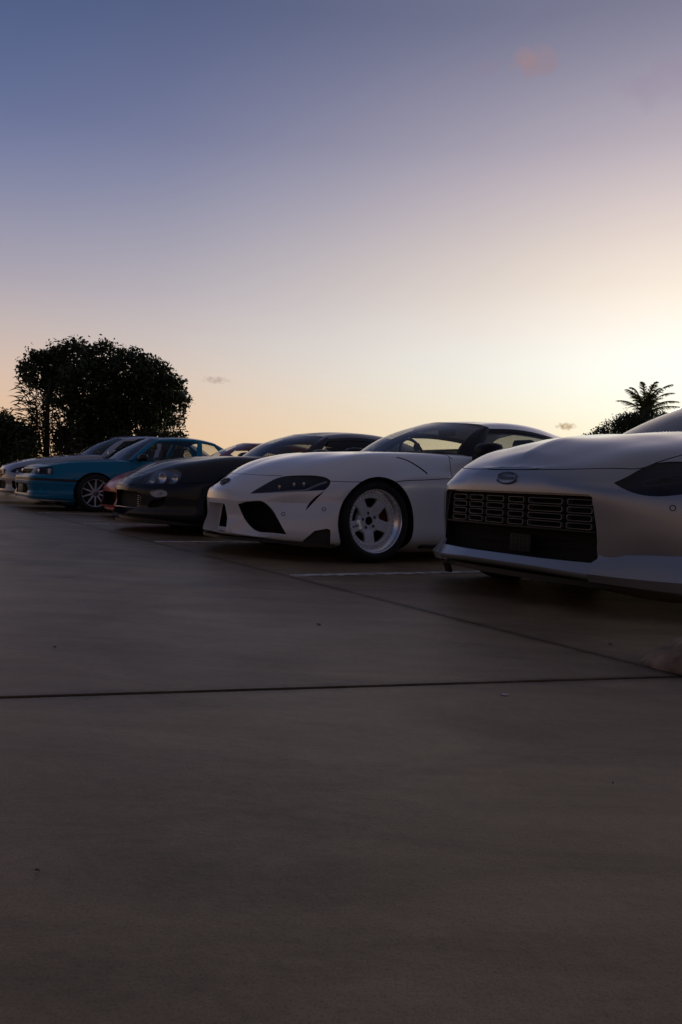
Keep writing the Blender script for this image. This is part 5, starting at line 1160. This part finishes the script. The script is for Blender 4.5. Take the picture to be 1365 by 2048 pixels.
def thin_tree():
    rng = np.random.default_rng(8); Y = 21.2; t = empty('slender_tree', px_at(95, 957, Y).to_tuple()[:2] + (-.03,)); tag(t, 'slender tree with strappy leaves and bare stems, left flank of the large tree', 'tree')
    f = lambda x, y, dy=0: px_at(x, y, Y + dy) - t.location; mb = MB(); mb.tube([(0, 0, 0), f(94, 870), f(96, 800), f(102, 760)], [.085, .075, .06, .03], 8); mb.build('trunk', 'bark', t)
    st = MB()
    for k in range(46):
        x = rng.uniform(58, 165); y1 = rng.uniform(770, 850); st.tube([f(x + rng.uniform(-12, 12), 915, rng.uniform(-.5, .5)), f(x, (915 + y1) / 2, rng.uniform(-.4, .4)), f(x + rng.uniform(-14, 14), y1, rng.uniform(-.4, .4))], [.014, .012, .006], 4)
    tag(st.build('stem_thicket', 'bark', t, False), kind='stuff')
    V = []; F = []; mb = MB()
    for k in range(300):
        if k < 120: c = np.array(f(rng.uniform(42, 80), rng.uniform(735, 860), rng.uniform(-.5, .5)))
        else: c = np.array(f(rng.uniform(60, 150), rng.uniform(790, 905), rng.uniform(-.6, .6)))
        a = rng.uniform(math.pi * .4, math.pi * 1.25) if k < 120 else rng.uniform(0, 6.28); L_ = rng.uniform(.2, .5); w = .016; d = np.array([math.cos(a), rng.normal(0, .4), .5 + rng.normal(0, .45)]); d /= np.linalg.norm(d); sd = np.cross(d, [0, 1, .1]); sd /= np.linalg.norm(sd)
        n0 = len(V)
        for u, ww in ((0, .7), (.4, 1), (.75, .7), (1, .05)):
            p = c + d * L_ * u + np.array([0, 0, -.30 * L_ * u * u]); V += [p + sd * w * ww, p - sd * w * ww]
        for i in range(3): F.append((n0 + 2 * i, n0 + 2 * i + 1, n0 + 2 * i + 3, n0 + 2 * i + 2))
    tag(np_mesh('strap_leaves', np.array(V), np.array(F), 'leaf_strap', t), kind='stuff')
    C_ = np.concatenate([np.array(f(rng.uniform(60, 170), rng.uniform(800, 915), rng.uniform(-.5, .5))) + rng.normal(0, .06, (7, 3)) for k in range(250)]); V, F = leaves(C_, .12, rng, .2, .45); np_mesh('crown', V, F, 'leaf_dark', t)
def shrub(name, label, px, Y, leaf, size, twigs, per, spread, seed, base, jit=.6, cat='shrub'):
    rng = np.random.default_rng(seed); s = Y / FPX; t = empty(name, px_at(*base, Y).to_tuple()[:2] + (-.03,)); tag(t, label, cat)
    o = np.array(t.location); lobes = [(np.array(px_at(x, y, Y + rng.uniform(-jit, jit))) - o, r_ * s, .95) for x, y, r_ in px]
    C_, P = crown_points(lobes, rng, twigs, per, spread); V, F = leaves(C_, size, rng, .25, .5); np_mesh('crown', V, F, leaf, t)
    fk = [Vector(l[0]) * .45 for l in lobes[:4]]; branches((0, 0, 0), [P[i] for i in rng.integers(0, len(P), 24)], rng, .07 * Y / 22, 'trunk', t, fk); return t
big_tree(); thin_tree()
shrub('rounded_shrub', 'rounded green shrub at the left edge behind the pale grey sedan', [(15, 868, 42), (40, 880, 36), (-20, 880, 50), (52, 905, 26), (20, 905, 40), (8, 832, 14)], 20.5, 'leaf_bush', .10, 800, 14, .06, 21, (20, 957))
shrub('low_shrub', 'low leafy shrub under the right side of the large tree', [(345, 860, 22), (360, 838, 12), (352, 885, 26), (310, 885, 30), (250, 890, 30)], 20.8, 'leaf_bush', .09, 300, 12, .05, 23, (330, 957))
shrub('headland_thicket', 'dark rounded tree crown sloping down behind the silver coupe', [(1262, 858, 36), (1232, 864, 30), (1300, 845, 30), (1205, 876, 22), (1180, 884, 18), (1290, 868, 42), (1330, 885, 50), (1255, 846, 18), (1275, 842, 16), (1380, 880, 60)], 55.0, 'leaf_dark', .17, 2000, 14, .15, 31, (1270, 1008), 1.5, 'tree')
def palm():
    rng = np.random.default_rng(14); Y = 60.0; top = px_at(1289, 833, Y); t = empty('palm_tree', (top.x - .6, Y, -.03)); tag(t, 'coconut palm with ragged fronds against the bright sky behind silver coupe', 'palm')
    mb = MB(); tl = top - t.location; mb.tube([(0, 0, 0), tl * .4 + Vector((.35, 0, 0)), tl * .75 + Vector((.25, 0, 0)), tl], [.26, .19, .16, .14], 10); mb.build('trunk', 'bark', t)
    s = Y / FPX
    # frond tips in the picture (sideways, up) with depth swing
    tips = [(-54, 24, -.3), (-26, 60, .4), (-4, 62, .2), (10, 58, -.5), (16, 50, .7), (44, 58, -.2), (34, 36, .8), (64, 30, .2), (52, 16, -.7), (-40, -4, .5), (-30, -26, -.5), (38, -14, .4), (22, -30, -.6), (-12, 44, .9), (26, 52, .1), (-40, 44, -.4), (4, 40, -.8), (56, 46, .3)]
    for (dx, dz, dy) in tips:
        q_ = rng.uniform(.92, 1.18); end = tl + Vector((dx * s * q_, dy * 1.6, dz * s * q_)); ln = (end - tl).length; ctl = tl + Vector((dx * s * .38, dy * .6, max(dz, 0) * s * .75 + ln * .22)); pts = []; K = 16
        for i in range(K + 1):
            u = i / K; pts.append(tl * (1 - u) ** 2 + ctl * 2 * u * (1 - u) + end * u * u)
        V = []; F = []; rb = MB(); rb.tube(pts, [.05 * (1 - .8 * i / K) for i in range(K + 1)], 5)
        fr = rb.build('frond', 'leaf_palm', t)
        for i in range(2, K + 1):
            for q in range(3):
                p = pts[i - 1].lerp(pts[i], q / 3); tg = (pts[i] - pts[i - 1]).normalized(); sd = tg.cross(Vector((0, 0, 1)));
                if sd.length < .1: sd = Vector((1, 0, 0))
                sd.normalize(); u = i / K; L_ = (.62 * math.sin(math.pi * (.22 + .70 * u)) + .10) * rng.uniform(.7, 1.1)
                for sg in (1, -1):
                    d = (sd * sg * .75 + tg * .65 + Vector((0, 0, -.35 + rng.normal(0, .15)))).normalized(); n0 = len(V); w = tg * .036
                    V += [p - w, p + w, p + d * L_ * .6 + w * .7, p + d * L_ + Vector((0, 0, -.12 * L_)), p + d * L_ * .6 - w * .7]; F.append((n0, n0 + 1, n0 + 2, n0 + 4)); F.append((n0 + 4, n0 + 2, n0 + 3, n0 + 3))
        lf = obj('leaflets', V, [tuple(dict.fromkeys(f)) for f in F], 'leaf_palm', fr, True, 0); tag(lf, kind='stuff')
palm()
